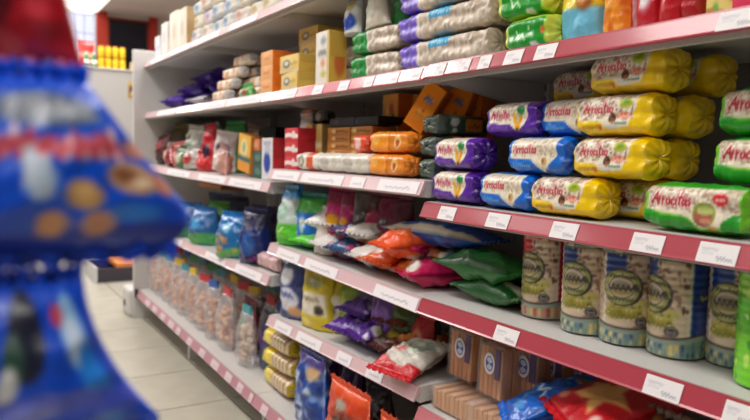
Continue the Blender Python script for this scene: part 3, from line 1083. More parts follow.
def cakes_red():
    ops = cake_ops((200, 36, 50), (190, 36, 48))
    rg = random.Random(5)
    for k in range(34):
        u = (k + .5) / 34
        top = .14 + .05 * min(1, ((u - .5) / .25) ** 2)
        ops.append(('rect', u - .011, .02, u + .011, top - .035, rg.choice(GLASS2)))
    ops += [('rect', 0, .82, 1, 1.1, (186, 106, 80)), ('speck', 420, .02, [(206, 84, 66), (214, 170, 120), (150, 70, 60)], 6, (0, .83, 1, 1))]
    return cake_stack('rice_cake_roll', .048, .196, ops, (226, 206, 180), 2, (190, 120, 96))


def cakes_green():
    return cake_stack('rice_cake_roll', .046, .19, [('band', .0, .4, (120, 214, 40)), ('band', .4, .7, (92, 190, 40)), ('speck', 80, .03, [(190, 236, 110), (60, 160, 40)], 2), ('band', .86, 1, (60, 120, 40))],
                      (140, 210, 60), 3, (120, 200, 50))


CANS = [('r', 545, .070, 6, 'red banded tall roll of rice cakes, the only one with a red stripe'),
        ('b', 587, .052, 14, 'blue banded roll of rice cakes directly beside the red one'),
        ('b', 627, .058, 32, 'blue banded roll of rice cakes with round emblem facing the aisle, third in row'),
        ('b', 677, .068, -12, 'nearest blue banded roll of rice cakes, broad blue stripe down its right side'),
        ('b', 738, .108, 18, 'shaded blue banded roll of rice cakes set back behind the green one'),
        ('g', 771, .04, 0, 'bright green roll of rice cakes at the right edge of the shelf'),
        ('b', 716, .20, 60, 'blue banded roll of rice cakes hidden behind the nearest roll'),
        ('b', 655, .20, 30, 'blue banded roll of rice cakes in the back row behind the third one')]
for c, px, Y, rz, lab in CANS:
    o = make('cake_' + c, {'r': cakes_red, 'b': cakes_blue, 'g': cakes_green}[c])
    x = at(px, Y + .048, 'D3')
    # turned about its own axis
    a = R(rz)
    put(o, x + .048 * math.sin(a), Y + .048 - .048 * math.cos(a), shelf_z('D3', x) + .0035, rz=rz)
    tag(o, lab, 'snack roll', 'tall rolls of rice cakes')

# ------------------------------------------------------------------ generic shelf filling
def stand(key, px, Y, o, label, cat='snack bag', group=None, dz=0.0, rx=0, ry=0, rz=0, lift=0.0):
    x = at(px, Y, key)
    settle(o, x, Y, max(shelf_z(key, x - .1), shelf_z(key, x + .1)) + dz + lift + .001, rx, ry, rz, key)
    return tag(o, label, cat, group)


# top shelf, right bay
def green_block():
    return tube('rusk_pack', .118, .066, .10, (170, 206, 60), [('rect', .08, .06, .96, .88, (12, 146, 36)), ('scrib', .3, .3, .55, .3, .05, (200, 236, 190)), ('ell', .62, .6, .03, .06, (170, 220, 160)),
                                                         ('vband', .0, .08, (206, 220, 90)), ('ell', .75, .12, .1, .07, (220, 220, 226)), ('ell', .93, .5, .04, .12, (214, 120, 60))], 11, n_exp=4.5, nu=70, nt=56, end_col=(206, 216, 70))


def beige_long(endc, L=.30, blue=False, gf=.26):
    ops = [('speck', 160, .09, [(204, 190, 172), (184, 168, 150), (222, 212, 198), (170, 152, 136)], 4, (.2, 0, 1, 1)), ('vband', .0, gf, endc), ('speck', 16, .10, [tuple(min(255, int(c * 1.15)) for c in endc), tuple(int(c * .85) for c in endc)], 8, (0, 0, gf - .03, 1)), ('vband', gf - .01, gf + .02, (232, 226, 214))]
    if blue:
        ops += [('rect', .40, .62, .62, 1.0, (46, 160, 214)), ('scrib', .42, .72, .6, .16, .04, (190, 226, 240))]
    return lambda: tube('rusk_pack', L, .066, .09, (198, 184, 166), ops, 5, n_exp=5.0, nu=80, nt=48, crumple=.004, end_col=(186, 170, 152), mat=SOFT)


G_P, G_G, G_B = beige_long((118, 92, 200), .34, True), beige_long((10, 140, 56), .24, gf=.40), beige_long((196, 180, 160), .22)
for i in range(3):
    o = make('purple_long', G_P)
    x = at(403, .05, 'B2') + .17
    settle(o, x, .03, shelf_z('B3', x) + .002 + i * .068, rz=(-1, 1, 0)[i])
    tag(o, ['long beige pack with lilac end lying lowest on the upper shelf', 'long beige pack with lilac end lying in the second layer, blue label on top', 'long beige pack with lilac end on top of its pile'][i], 'rusk pack', 'long beige packs with lilac ends')
for i in range(2):
    o = make('green_long', G_G)
    x = at(352, .05, 'B2') + .12
    settle(o, x, .04, shelf_z('B2', x) + .002 + i * .068, rz=(1, -1)[i])
    tag(o, ['beige pack with green end lying on the upper shelf', 'beige pack with green end on top of another, under standing bags'][i], 'rusk pack', 'beige packs with green ends')
    o = make('beige_plain', G_B)
    x = at(337, .10, 'B2') + .08
    settle(o, x, .138, shelf_z('B2', x) + .002 + i * .068, rz=2)
    tag(o, ['plain beige pack lying behind the lower green-ended pack', 'plain beige pack lying behind the upper green-ended pack'][i], 'rusk pack', 'plain beige packs')
o = make('green_block', green_block)
stand('B3', 523, .03, o, 'green pack with yellow end lying on the upper shelf edge', 'rusk pack', 'green and yellow packs', rz=-4)
o = make('green_block', green_block)
stand('B3', 517, .035, o, 'green pack with yellow end lying on top of another green one', 'rusk pack', 'green and yellow packs', dz=.067, rz=3)
bagz = [
    ('B3', 585, .085, ('cookie_pouch', .105, .17, .06, (240, 206, 40), [('band', 0, .42, (110, 190, 220)), ('ell', .72, .52, .16, .14, (150, 84, 40)), ('ell', .68, .5, .1, .08, (206, 140, 70)), ('scrib', .12, .62, .6, .12, .04, (200, 120, 30))]), 'yellow and light blue pouch with a cookie picture, on the upper shelf'),
    ('B3', 619, .075, ('sweet_bag', .055, .15, .045, (238, 138, 34), [('speck', 60, .05, [(226, 110, 30), (250, 180, 80), (240, 150, 50)], 3), ('band', .62, .74, (150, 76, 30))]), 'narrow orange bag beside the yellow and blue pouch'),
    ('B3', 638, .10, ('sweet_bag', .04, .16, .05, (196, 34, 50), [('vband', .7, .9, (230, 190, 190))]), 'narrow red bag between the orange and the foil one'),
    ('B3', 654, .085, ('foil_bag', .055, .16, .05, (196, 26, 44), [('ell', .5, .55, .3, .3, (226, 228, 232)), ('ell', .55, .6, .16, .15, (96, 104, 124)), ('scrib', .3, .5, .7, .12, .04, (60, 60, 80))]), 'red bag with silver foil print on the upper shelf'),
    ('B3', 678, .08, ('sweet_bag', .055, .17, .06, (190, 16, 34), [('band', .5, .56, (140, 8, 22))]), 'glossy red bag beside the silver printed one'),
    ('B3', 699, .085, ('sweet_bag', .05, .17, .06, (172, 14, 30), [('band', .3, .36, (206, 40, 54))]), 'dark glossy red bag beside the yellow patterned packet'),
]
for i, (key, px, Y, a, lab) in enumerate(bagz):
    stand(key, px, Y, bag(*a, seed=20 + i), lab)
stand('B3', 722, .04, carton('patterned_packet', .045, .08, .08, (226, 206, 120), [('speck', 26, .1, [(206, 120, 60), (120, 170, 70), (240, 230, 170)], 3)]), 'small yellow packet with coloured pattern near the price card', 'packet')
stand('B3', 755, .03, carton('pink_packet', .06, .07, .08, (214, 40, 84), [('band', .3, .5, (240, 190, 200))]), 'pink packet at the right end of the upper shelf', 'packet')
stand('B2', 353, .065, bag('biscuit_bag', .085, .125, .05, (214, 216, 214), [('ell', .5, .3, .42, .22, (24, 72, 176)), ('ell', .55, .72, .3, .18, (190, 180, 120)), ('ell', .4, .5, .2, .1, (240, 240, 236)), ('band', .84, .95, (80, 110, 170))], seed=31),
      'white and blue bag standing on the green-ended packs', dz=.137, rx=-4)
stand('B2', 378, .07, bag('biscuit_bag', .12, .125, .05, (214, 206, 190), [('ell', .4, .5, .3, .3, (226, 230, 214)), ('band', .8, .9, (190, 176, 150))], seed=32, top=.5),
      'cream bag leaning on top of the green-ended packs', dz=.137, ry=-4)
stand('B2', 401, .10, bag('biscuit_bag', .07, .118, .04, (28, 130, 56), [('band', .3, .5, (20, 100, 44))], seed=33), 'green bag behind the cream one above the beige packs', dz=.137)

# top shelf, middle and far bays
YB = [('band', 0, .16, (222, 206, 170)), ('ell', .38, .5, .2, .24, (104, 110, 130)), ('ell', .38, .52, .12, .13, (226, 220, 200)), ('scrib', .6, .4, .9, .2, .07, (190, 150, 60))]
yb = lambda: carton('yellow_carton', .135, .056, .10, (232, 202, 120), YB, (222, 186, 84))
ob = lambda: carton('orange_carton', .105, .049, .13, (238, 176, 118), [('scrib', .2, .4, .8, .25, .08, (224, 120, 60))], (236, 122, 26))
for i in range(3):
    stand('B1', 266.5, .02, make('ob', ob), f'orange carton with pale front, {["lowest", "middle", "topmost"][i]} of the orange stack on the upper shelf', 'carton', 'orange cartons', dz=i * .0495)
    stand('B1', 307.5, .12, make('yb', yb), f'yellow carton in the taller stack at the back, {["lowest", "middle", "topmost"][i]} one', 'carton', 'yellow cartons', dz=i * .0565 + .0)
    if i < 2:
        stand('B2', 289, .012, make('yb', yb), f'yellow carton beside the orange stack, {["lower", "upper"][i]} of two', 'carton', 'yellow cartons', dz=i * .0565, rz=-2 + 4 * i)
stand('B1', 307.5, .12, make('yb', yb), 'yellow carton crowning the taller stack at the back', 'carton', 'yellow cartons', dz=3 * .0565, rz=3)
for i, (px, Y) in enumerate(((322, .02),)):
    stand('B2', px, Y, carton('tall_carton', .085, .158, .06, (232, 226, 216), [('vband', .86, 1, (214, 190, 120)), ('ell', .6, .82, .2, .08, (150, 160, 170)), ('ell', .6, .4, .16, .08, (226, 160, 120)), ('ell', .62, .2, .2, .06, (200, 190, 90)), ('scrib', .25, .56, .8, .08, .05, (110, 110, 120))],
                              (214, 172, 66), [('ell', .6, .4, .3, .25, (206, 110, 50)), ('ell', .5, .75, .3, .1, (150, 170, 60))]), 'tall white carton with yellow side beside the beige packs', 'carton')
# biscuit rolls stacked in four layers
br = lambda: tube('biscuit_roll', .20, .046, .05, (226, 206, 176), [('vband', .0, .12, (226, 130, 70)), ('vband', .30, .38, (232, 150, 90)), ('vband', .38, .62, (240, 234, 222)), ('vband', .62, .7, (226, 140, 90)), ('vband', .9, 1, (190, 196, 200)), ('speck', 24, .16, [(206, 150, 100), (240, 226, 200)], 3)], 8,
                  nu=40, nt=28, end_col=(200, 200, 204))
k = 0
for row, (n, p0) in enumerate(((3, 222), (3, 223.5), (2, 226), (2, 231))):
    for j in range(n):
        x = at(p0, .03, 'B1') + (j % 2) * .0
        Y = .012 + row * .018 + j * .055
        o = make('br', br)
        put(o, x + j * .02, Y, shelf_z('B1', x) + .001 + row * .0465, rz=2 * ((row + j) % 3) - 2)
        tag(o, f'cream biscuit roll with orange bands, {["bottom", "second", "third", "top"][row]} layer, {["front", "middle", "back"][j]} of the pile', 'biscuit roll', 'biscuit rolls in a pile')
for j in range(3):
    o = make('br', br)
    x = at(243, .03 + .055 * j, 'B1')
    put(o, x, .06 + j * .055, shelf_z('B1', x) + .001 + 0, rz=0)
    tag(o, f'cream biscuit roll beside the orange cartons, {["nearest the edge", "second from the edge", "third from the edge"][j]}', 'biscuit roll', 'biscuit rolls in a pile')
    if j < 2:
        o = make('br', br)
        put(o, x, .085 + j * .055, shelf_z('B1', x) + .001 + .0465)
        tag(o, f'cream biscuit roll on the rolls beside the orange cartons, {["front", "back"][j]} one', 'biscuit roll', 'biscuit rolls in a pile')
stand('B1', 248, .02, bag('green_sachet', .11, .05, .05, (96, 170, 90), [('ell', .3, .5, .2, .3, (226, 226, 220)), ('ell', .7, .4, .12, .3, (214, 60, 60))], nu=14, nv=14), 'small green and white sachet before the biscuit rolls', 'sachet')
# purple bags heaped at the far end
pb = lambda: bag('purple_bag', .15, .20, .085, (66, 34, 138), [('band', .3, .5, (86, 48, 160), .05), ('ell', .5, .7, .2, .1, (120, 90, 190))], 13, nu=18, nv=22, gusset=False, crumple=.09, mat=SOFT)
PB = [(162, .08, .03), (172, .10, .03), (184, .16, .03), (178, .13, .085), (190, .15, .088), (196, .17, .14), (202, .16, .145), (205, .17, .088), (199, .16, .03)]
for i, (px, Y, dz) in enumerate(PB):
    o = make('pb', pb)
    x = at(px, Y - .06, 'B0')
    settle(o, x, Y - .06, shelf_z('B0', x) + dz - .028, rx=-90, rz=(i * 37) % 50 - 25)
    tag(o, f'purple bag heaped at the far shelf end, {ORD[i]} from the end panel', 'snack bag', 'purple bags heaped on the far shelf')
o = bag('white_pouch', .13, .17, .05, (222, 216, 222), [('ell', .5, .5, .3, .2, (170, 160, 180))], 14, nu=16, nv=18, gusset=False)
x = at(186, .0, 'B0')
settle(o, x + .05, .012, shelf_z('B0', x) + .002, rx=-90, rz=12)
tag(o, 'white pouch lying in front of the purple heap', 'snack bag')
o = bag('black_pouch', .12, .15, .05, (34, 30, 36), [('ell', .5, .5, .3, .2, (90, 84, 90))], 15, nu=16, nv=18, gusset=False)
x = at(200, .0, 'B0')
settle(o, x + .03, .015, shelf_z('B0', x) + .002, rx=-90, rz=-10)
tag(o, 'black pouch lying beside the white one under the biscuit rolls', 'snack bag')

# uppermost shelf: cartons and paper bags
stand('A0', 157, .03, carton('white_carton', .09, .13, .10, (230, 226, 228), [('band', .4, .6, (200, 206, 226))]), 'small white carton on the uppermost shelf at the end panel', 'carton')
stand('A0', 164.5, .03, carton('white_carton', .12, .18, .10, (232, 228, 224), [('ell', .5, .6, .25, .2, (206, 206, 214)), ('band', 0, .12, (220, 214, 216))]), 'taller white carton on the uppermost shelf beside the small one', 'carton')
for i, px in enumerate((174, 182)):
    stand('A0', px, .02, carton('tan_carton', .155, .20 - .01 * i, .12, (230, 222, 206), [('vband', .0, .3, (236, 232, 226)), ('ell', .55, .5, .2, .2, (214, 200, 176))], (206, 172, 122), [('band', .3, .7, (196, 158, 106))]),
          ['white fronted tall carton with tan side, first of the pair', 'white fronted tall carton with tan side, beside the paper bags'][i], 'carton', 'tall cartons with tan sides')
tints = [((216, 222, 232), (150, 176, 214)), ((226, 214, 232), (186, 160, 210)), ((232, 222, 200), (214, 190, 140)), ((232, 214, 206), (226, 170, 150)), ((214, 226, 236), (140, 184, 220)), ((232, 226, 214), (206, 186, 160))]


def paper(i):
    a, b = tints[i]
    return lambda: tube('paper_bag', .125, .060, .085, (232, 226, 216), [('vband', .0, .5, a), ('ell', .34, .5, .2, .3, b), ('scrib', .1, .4, .7, .22, .06, (170, 160, 160)), ('vband', .62, .72, a)], 30 + i, n_exp=5, nu=30, nt=28, end_col=a, mat=PAPER, crumple=.0035)


for row in range(3):
    for j in range(9):
        i = (row * 2 + j * 5 + (j // 3)) % 6
        o = make(f'paper{i}', paper(i))
        x = at(197, .03, 'A0') + .02 + j * .142 + (row % 2) * .012
        settle(o, x, .015 + .006 * ((row + j) % 3), shelf_z('A1', x) + .0015 + row * .062, rz=((row * 3 + j * 5) % 7) - 3)
        tag(o, f'{["bluish", "lilac", "yellowish", "pinkish", "pale blue", "cream"][i]} paper bag on the uppermost shelf, {["bottom", "middle", "top"][row]} layer, {ORD[j]} from the cartons', 'paper bag', 'paper bags on the uppermost shelf')

# ------------------------------------------------------------------ middle bay, third shelf: orange packs and rolls
orange_ops = [('rect', .30, .60, .72, .72, (66, 76, 140)), ('scrib', .33, .63, .7, .07, .025, (220, 220, 236)), ('ell', .5, .35, .22, .1, (250, 180, 70)), ('ell', .55, .42, .08, .04, (214, 90, 40)), ('scrib', .3, .28, .7, .06, .03, (200, 110, 20))]
op = lambda: carton('orange_pack', .058, .122, .045, (255, 150, 10), orange_ops, (232, 120, 12), [('band', .35, .6, (190, 84, 20))])
wr = lambda: tube('wafer_roll', .135, .056, .06, (228, 224, 216), [('ell', .3, .5, .2, .36, (206, 200, 190)), ('scrib', .15, .4, .5, .2, .05, (150, 146, 150)), ('ell', .75, .5, .1, .3, (214, 206, 190))], 41, nu=40, nt=32, end_col=(232, 228, 222))
rr_ = lambda: tube('wafer_roll', .14, .056, .06, (230, 224, 216), [('vband', .55, .86, (226, 92, 42)), ('ell', .28, .5, .14, .35, (120, 112, 104)), ('ell', .28, .5, .08, .22, (214, 206, 196)), ('vband', .86, 1, (236, 230, 222))], 42, nu=40, nt=32, end_col=(232, 228, 222))
orl = lambda: tube('orange_roll', .165, .056, .065, (242, 150, 30), [('vband', .58, 1, (226, 130, 30)), ('ell', .78, .5, .09, .3, (240, 196, 120)), ('ell', .78, .48, .05, .16, (176, 70, 40)), ('vband', .54, .58, (206, 110, 20)), ('ell', .2, .6, .1, .16, (250, 190, 90))], 43, nu=44, nt=32, end_col=(226, 128, 26), n_exp=3.6)
for px, key_, fn, lab in ((305, 'rr', rr_, 'white wafer roll with an orange-red band on the shelf edge'), (328, 'wr', wr, 'white wafer roll next to the orange-red banded one'), (352, 'wr', wr, 'white wafer roll next to the orange packs')):
    o = make(key_, fn)
    stand('C2', px, -.004, o, lab, 'wafer roll', 'wafer rolls on the shelf edge', rz=1)
for i, (px, Y, dz) in enumerate(((384, -.004, 0), (386, .008, .0575), (388, .066, 0), (390, .078, .0575))):
    o = make('orl', orl)
    stand('C2', px, Y, o, ['orange pack lying on the shelf edge beside the white wafer rolls', 'orange pack lying on top of the front one, under the leaning pack', 'orange pack lying behind the front one', 'orange pack in the back of the upper layer'][i], 'wafer pack', 'orange packs lying flat', dz=dz, rz=(-1, 2, 0, 1)[i])
o = tube('red_roll', .06, .052, .06, (226, 84, 40), [('ell', .5, .5, .3, .3, (236, 190, 190))], 44, nu=20, nt=24, end_col=(214, 70, 40))
stand('C2', 357, .02, o, 'short orange-red roll on the white wafer roll', 'wafer roll', dz=.0568)
stand('C2', 411, .05, make('op', op), 'large orange pack leaning over the lying ones, tilted towards the rice cakes', 'wafer pack', 'orange packs standing', dz=.1085, ry=33, rz=30)
stand('C2', 446, .14, make('op', op), 'orange pack leaning behind the green packs', 'wafer pack', 'orange packs standing', dz=.106, ry=22, rz=26)
pk = lambda: carton('orange_pack', .08, .145, .05, (226, 158, 66), [('ell', .6, .72, .14, .1, (206, 80, 40)), ('ell', .35, .66, .1, .08, (240, 200, 110)), ('ell', .7, .55, .08, .08, (60, 90, 50)), ('band', 0, .4, (226, 200, 160), .04)], (206, 110, 30))
stand('C2', 389, .15, make('pk', pk), 'pale orange printed pack standing behind the lying packs', 'wafer pack', 'pale orange packs standing at the back', dz=.085)
stand('C2', 408, .20, make('pk', pk), 'pale orange printed pack standing deep behind the leaning one', 'wafer pack', 'pale orange packs standing at the back', dz=.085)
stand('C2', 471, .20, make('op', op), 'shaded orange pack standing deep behind the green packs', 'wafer pack', 'orange packs standing', dz=.10, ry=3)
stand('C2', 455, .23, make('op', op), 'shaded orange pack at the back beside the upright', 'wafer pack', 'orange packs standing', dz=.10, ry=0)
gp = lambda: tube('green_pack', .15, .050, .072, (62, 84, 70), [('ell', .30, .62, .09, .2, (220, 224, 216)), ('ell', .30, .2, .06, .1, (220, 224, 216)), ('vband', .45, 1, (44, 74, 50)), ('rect', .52, .2, .86, .76, (226, 130, 40)), ('scrib', .56, .36, .82, .2, .05, (110, 40, 30)), ('vband', .0, .15, (92, 104, 96)), ('ell', .3, .86, .12, .1, (70, 140, 90))], 45, nu=50, nt=36, end_col=(84, 100, 90), n_exp=4)
for i in range(3):
    o = make('gp', gp)
    settle(o, -1.281 - .003 * (i % 2), .107 + .004 * i, max(shelf_z('C2', -1.28), shelf_z('C2', -1.36)) + .0015 + i * .0525, rz=90)
    tag(o, ['dark green pack at the shelf end, lowest of its stack', 'dark green pack at the shelf end, middle of its stack', 'dark green pack with orange label, topmost of its stack'][i], 'biscuit pack', 'dark green packs')
# middle: golden boxes, book-like packs
gb = lambda: carton('golden_pack', .15, .022, .12, (196, 130, 56), [('ell', .3, .5, .1, .3, (236, 200, 130)), ('scrib', .4, .3, .9, .4, .2, (150, 90, 40))], (176, 106, 44))
for c in range(2):
    for i in range(5):
        stand('C2', (338, 359)[c], .075, make('gb', gb), f'flat golden brown pack, {["lowest", "second", "third", "fourth", "topmost"][i]} of the {["far", "near"][c]} pile behind the white rolls', 'biscuit pack', 'flat golden brown packs', dz=.055 + i * .0224 - .054, rz=(i * 3) % 4 - 2)
        if i < 1:
            stand('C2', (338, 359)[c], .075, make('gb', gb), f'flat golden brown pack, {["sixth", "seventh", "last"][i]} layer of the {["far", "near"][c]} pile behind the white rolls', 'biscuit pack', 'flat golden brown packs', dz=.001 + (5 + i) * .0224, rz=(i * 5) % 4 - 2)
bk = lambda: carton('black_pack', .17, .026, .11, (26, 26, 34), [('ell', .3, .5, .1, .3, (60, 60, 74))], (22, 22, 28))
for c in range(2):
    stand('C2', (341, 361)[c], .08, make('bk', bk), ['flat black pack on the far golden pile', 'flat black pack on the near golden pile'][c], 'biscuit pack', 'flat black packs', dz=.138, rz=5 * c - 3)
for i, (px, col, rz) in enumerate(((309, (232, 176, 70), 0), (314, (120, 70, 40), 0), (318, (226, 190, 110), 0))):
    stand('C2', px, .085, carton('standing_pack', .05, .15, .10, col, [('band', .5, .62, (240, 226, 190)), ('ell', .5, .3, .25, .12, (176, 90, 40))], tuple(int(c * .8) for c in col)),
          ['yellow pack standing upright beside the golden pile, first of three', 'brown pack standing upright between two yellow ones', 'pale yellow pack standing upright against the golden pile'][i], 'biscuit pack', dz=.0)
stand('C2', 306, .10, carton('brown_box', .06, .05, .08, (176, 110, 66), [('ell', .5, .5, .3, .3, (206, 150, 100))]), 'small brown box on the upright packs', 'carton', dz=.1515)
o = tube('black_roll', .08, .05, .05, (40, 38, 42), [('ell', .5, .5, .2, .3, (150, 146, 140))], 46, nu=20, nt=20)
stand('C2', 317, .10, o, 'black roll lying on the upright packs', 'wafer roll', dz=.1515)
# boundary of the far and middle bays
stand('C1', 267, .035, carton('blue_white_carton', .100, .15, .07, (224, 222, 226), [('ell', .52, .42, .30, .26, (32, 62, 168)), ('ell', .56, .72, .28, .1, (190, 196, 214)), ('scrib', .2, .85, .8, .08, .04, (140, 140, 170))], (196, 40, 48)), 'white carton with a large blue oval at the shelf end', 'carton')
rp_ = lambda: carton('red_packet', .10, .045, .09, (206, 40, 52), [('band', .3, .6, (240, 226, 224), .05), ('ell', .7, .5, .12, .3, (230, 220, 220))], (186, 28, 44))
for i in range(3):
    stand('C2', 291, .02, make('rp', rp_), f'red and white packet, {["lowest", "middle", "topmost"][i]} of the stack beside the blue oval carton', 'packet', 'red and white packets', dz=i * .0455)
stand('C2', 296, .10, bag('white_pouch', .10, .19, .05, (206, 202, 206), [('ell', .5, .6, .3, .2, (150, 140, 150)), ('ell', .5, .25, .3, .15, (200, 70, 80))], seed=47, nu=16, nv=18), 'white pouch standing behind the red and white packets')

# far bays, third shelf
FAR3 = [
    ('C0', 168, .07, ('snack_bag', 0.205, 0.154, 0.081, (92, 26, 34), [('ell', .4, .7, .2, .15, (180, 60, 70)), ('band', 0, .3, (60, 24, 28))]), 'dark red bag next to the end panel'),
    ('C0', 176, .16, ('snack_bag', 0.169, 0.227, 0.081, (120, 100, 36), [('ell', .5, .5, .3, .2, (66, 40, 30))]), 'olive bag at the back near the end panel'),
    ('C0', 179, .07, ('snack_bag', 0.169, 0.144, 0.081, (60, 52, 44), [('ell', .6, .4, .3, .2, (40, 90, 60)), ('ell', .4, .8, .2, .1, (150, 130, 60))]), 'dark brown bag with green patch beside the dark red one'),
    ('C0', 188, .06, ('snack_bag', 0.169, 0.124, 0.081, (206, 110, 110), [('ell', .5, .4, .3, .2, (230, 170, 160)), ('ell', .4, .8, .2, .15, (90, 60, 50))]), 'small pinkish bag in front of the green and white one'),
    ('C1', 197, .08, ('snack_bag', 0.181, 0.206, 0.081, (206, 206, 196), [('ell', .6, .42, .28, .16, (30, 140, 66)), ('band', 0, .2, (110, 84, 70)), ('ell', .3, .7, .12, .1, (90, 84, 80))]), 'white bag with a green patch on the third shelf'),
    ('C1', 209, .045, ('snack_bag', 0.144, 0.093, 0.068, (200, 24, 36), [('ell', .5, .5, .2, .2, (230, 80, 80))]), 'low red bag lying before the tall red and navy one'),
    ('C1', 216, .07, ('snack_bag', 0.157, 0.206, 0.081, (190, 22, 40), [('ell', .5, .42, .22, .16, (34, 26, 60)), ('band', .2, .3, (220, 60, 70))], dict(top=.45)), 'tall red and navy bag with a narrow top'),
    ('C1', 226, .08, ('snack_bag', 0.132, 0.175, 0.068, (226, 214, 212), [('ell', .5, .3, .3, .15, (200, 110, 120)), ('ell', .5, .65, .3, .12, (70, 40, 70))]), 'white and pink bag between the red and the green ones'),
    ('C1', 237, .13, ('snack_bag', 0.169, 0.227, 0.081, (28, 140, 56), [('ell', .5, .6, .3, .2, (60, 180, 90)), ('band', 0, .2, (20, 100, 44))]), 'green bag standing behind the orange and yellow carton'),
    ('C0', 214, .27, ('snack_bag', 0.193, 0.227, 0.081, (190, 214, 206), [('band', .3, .6, (140, 170, 160))]), 'pale mint bag at the back beside the green one'),
    ('C1', 203, .24, ('snack_bag', 0.193, 0.196, 0.081, (226, 216, 200), [('ell', .5, .5, .3, .3, (180, 160, 140))]), 'cream bag at the back behind the red and navy one'),
]
for i, (key, px, Y, a, lab) in enumerate(FAR3):
    kw = a[6] if len(a) > 6 else {}
    stand(key, px - 2, Y, bag(*a[:6], seed=50 + i, nu=18, nv=20, crumple=.11, **kw), lab, group='bags on the third shelf, far bays', ry=(i * 13) % 19 - 9, rz=(i * 7) % 25 + 6)
stand('C1', 243, .035, carton('orange_yellow_carton', .13, .145, .05, (232, 178, 72), [('ell', .5, .62, .28, .28, (236, 216, 150)), ('ell', .5, .66, .12, .14, (150, 170, 140)), ('band', .28, .42, (60, 100, 104)), ('band', 0, .24, (236, 156, 60))], (206, 130, 40)), 'orange and yellow carton tilted on the third shelf', 'carton', ry=8, lift=.01)
for i in range(2):
    stand('C1', 258, .04, carton('teal_carton', .10, .05, .09, (46, 84, 78), [('ell', .5, .5, .3, .25, (90, 130, 110))], (34, 62, 60)), ['dark teal carton beside the orange and yellow one, lower of two', 'dark teal carton beside the orange and yellow one, upper of two'][i], 'carton', 'dark teal cartons', dz=i * .0505)
stand('C1', 255, .05, carton('orange_carton', .08, .045, .06, (226, 140, 100), [('ell', .5, .5, .3, .3, (236, 180, 140))]), 'small salmon carton on the dark teal ones', 'carton', dz=.102)
dk = lambda: carton('dark_carton', .20, .10, .10, (34, 46, 40), [('band', .4, .6, (44, 66, 54)), ('ell', .3, .5, .1, .2, (70, 90, 70))], (28, 34, 32))
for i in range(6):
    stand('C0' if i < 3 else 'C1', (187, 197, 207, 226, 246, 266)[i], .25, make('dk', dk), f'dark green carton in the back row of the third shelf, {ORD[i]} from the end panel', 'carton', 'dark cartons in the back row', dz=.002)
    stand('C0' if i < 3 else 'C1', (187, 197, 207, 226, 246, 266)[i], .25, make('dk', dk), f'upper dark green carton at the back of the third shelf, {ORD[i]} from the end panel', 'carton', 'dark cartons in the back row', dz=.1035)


def lie(key, px, Y, o, label, cat='snack bag', group=None, dz=0.0, rz=0, rx=-90, ry=0):
    """a bag lying on its back: its foot towards the aisle, turned by rz"""
    x = at(px, Y, key)
    settle(o, x, Y, max(shelf_z(key, x - .08), shelf_z(key, x + .08)) + dz + .0015, rx, ry, rz, key)
    return tag(o, label, cat, group)


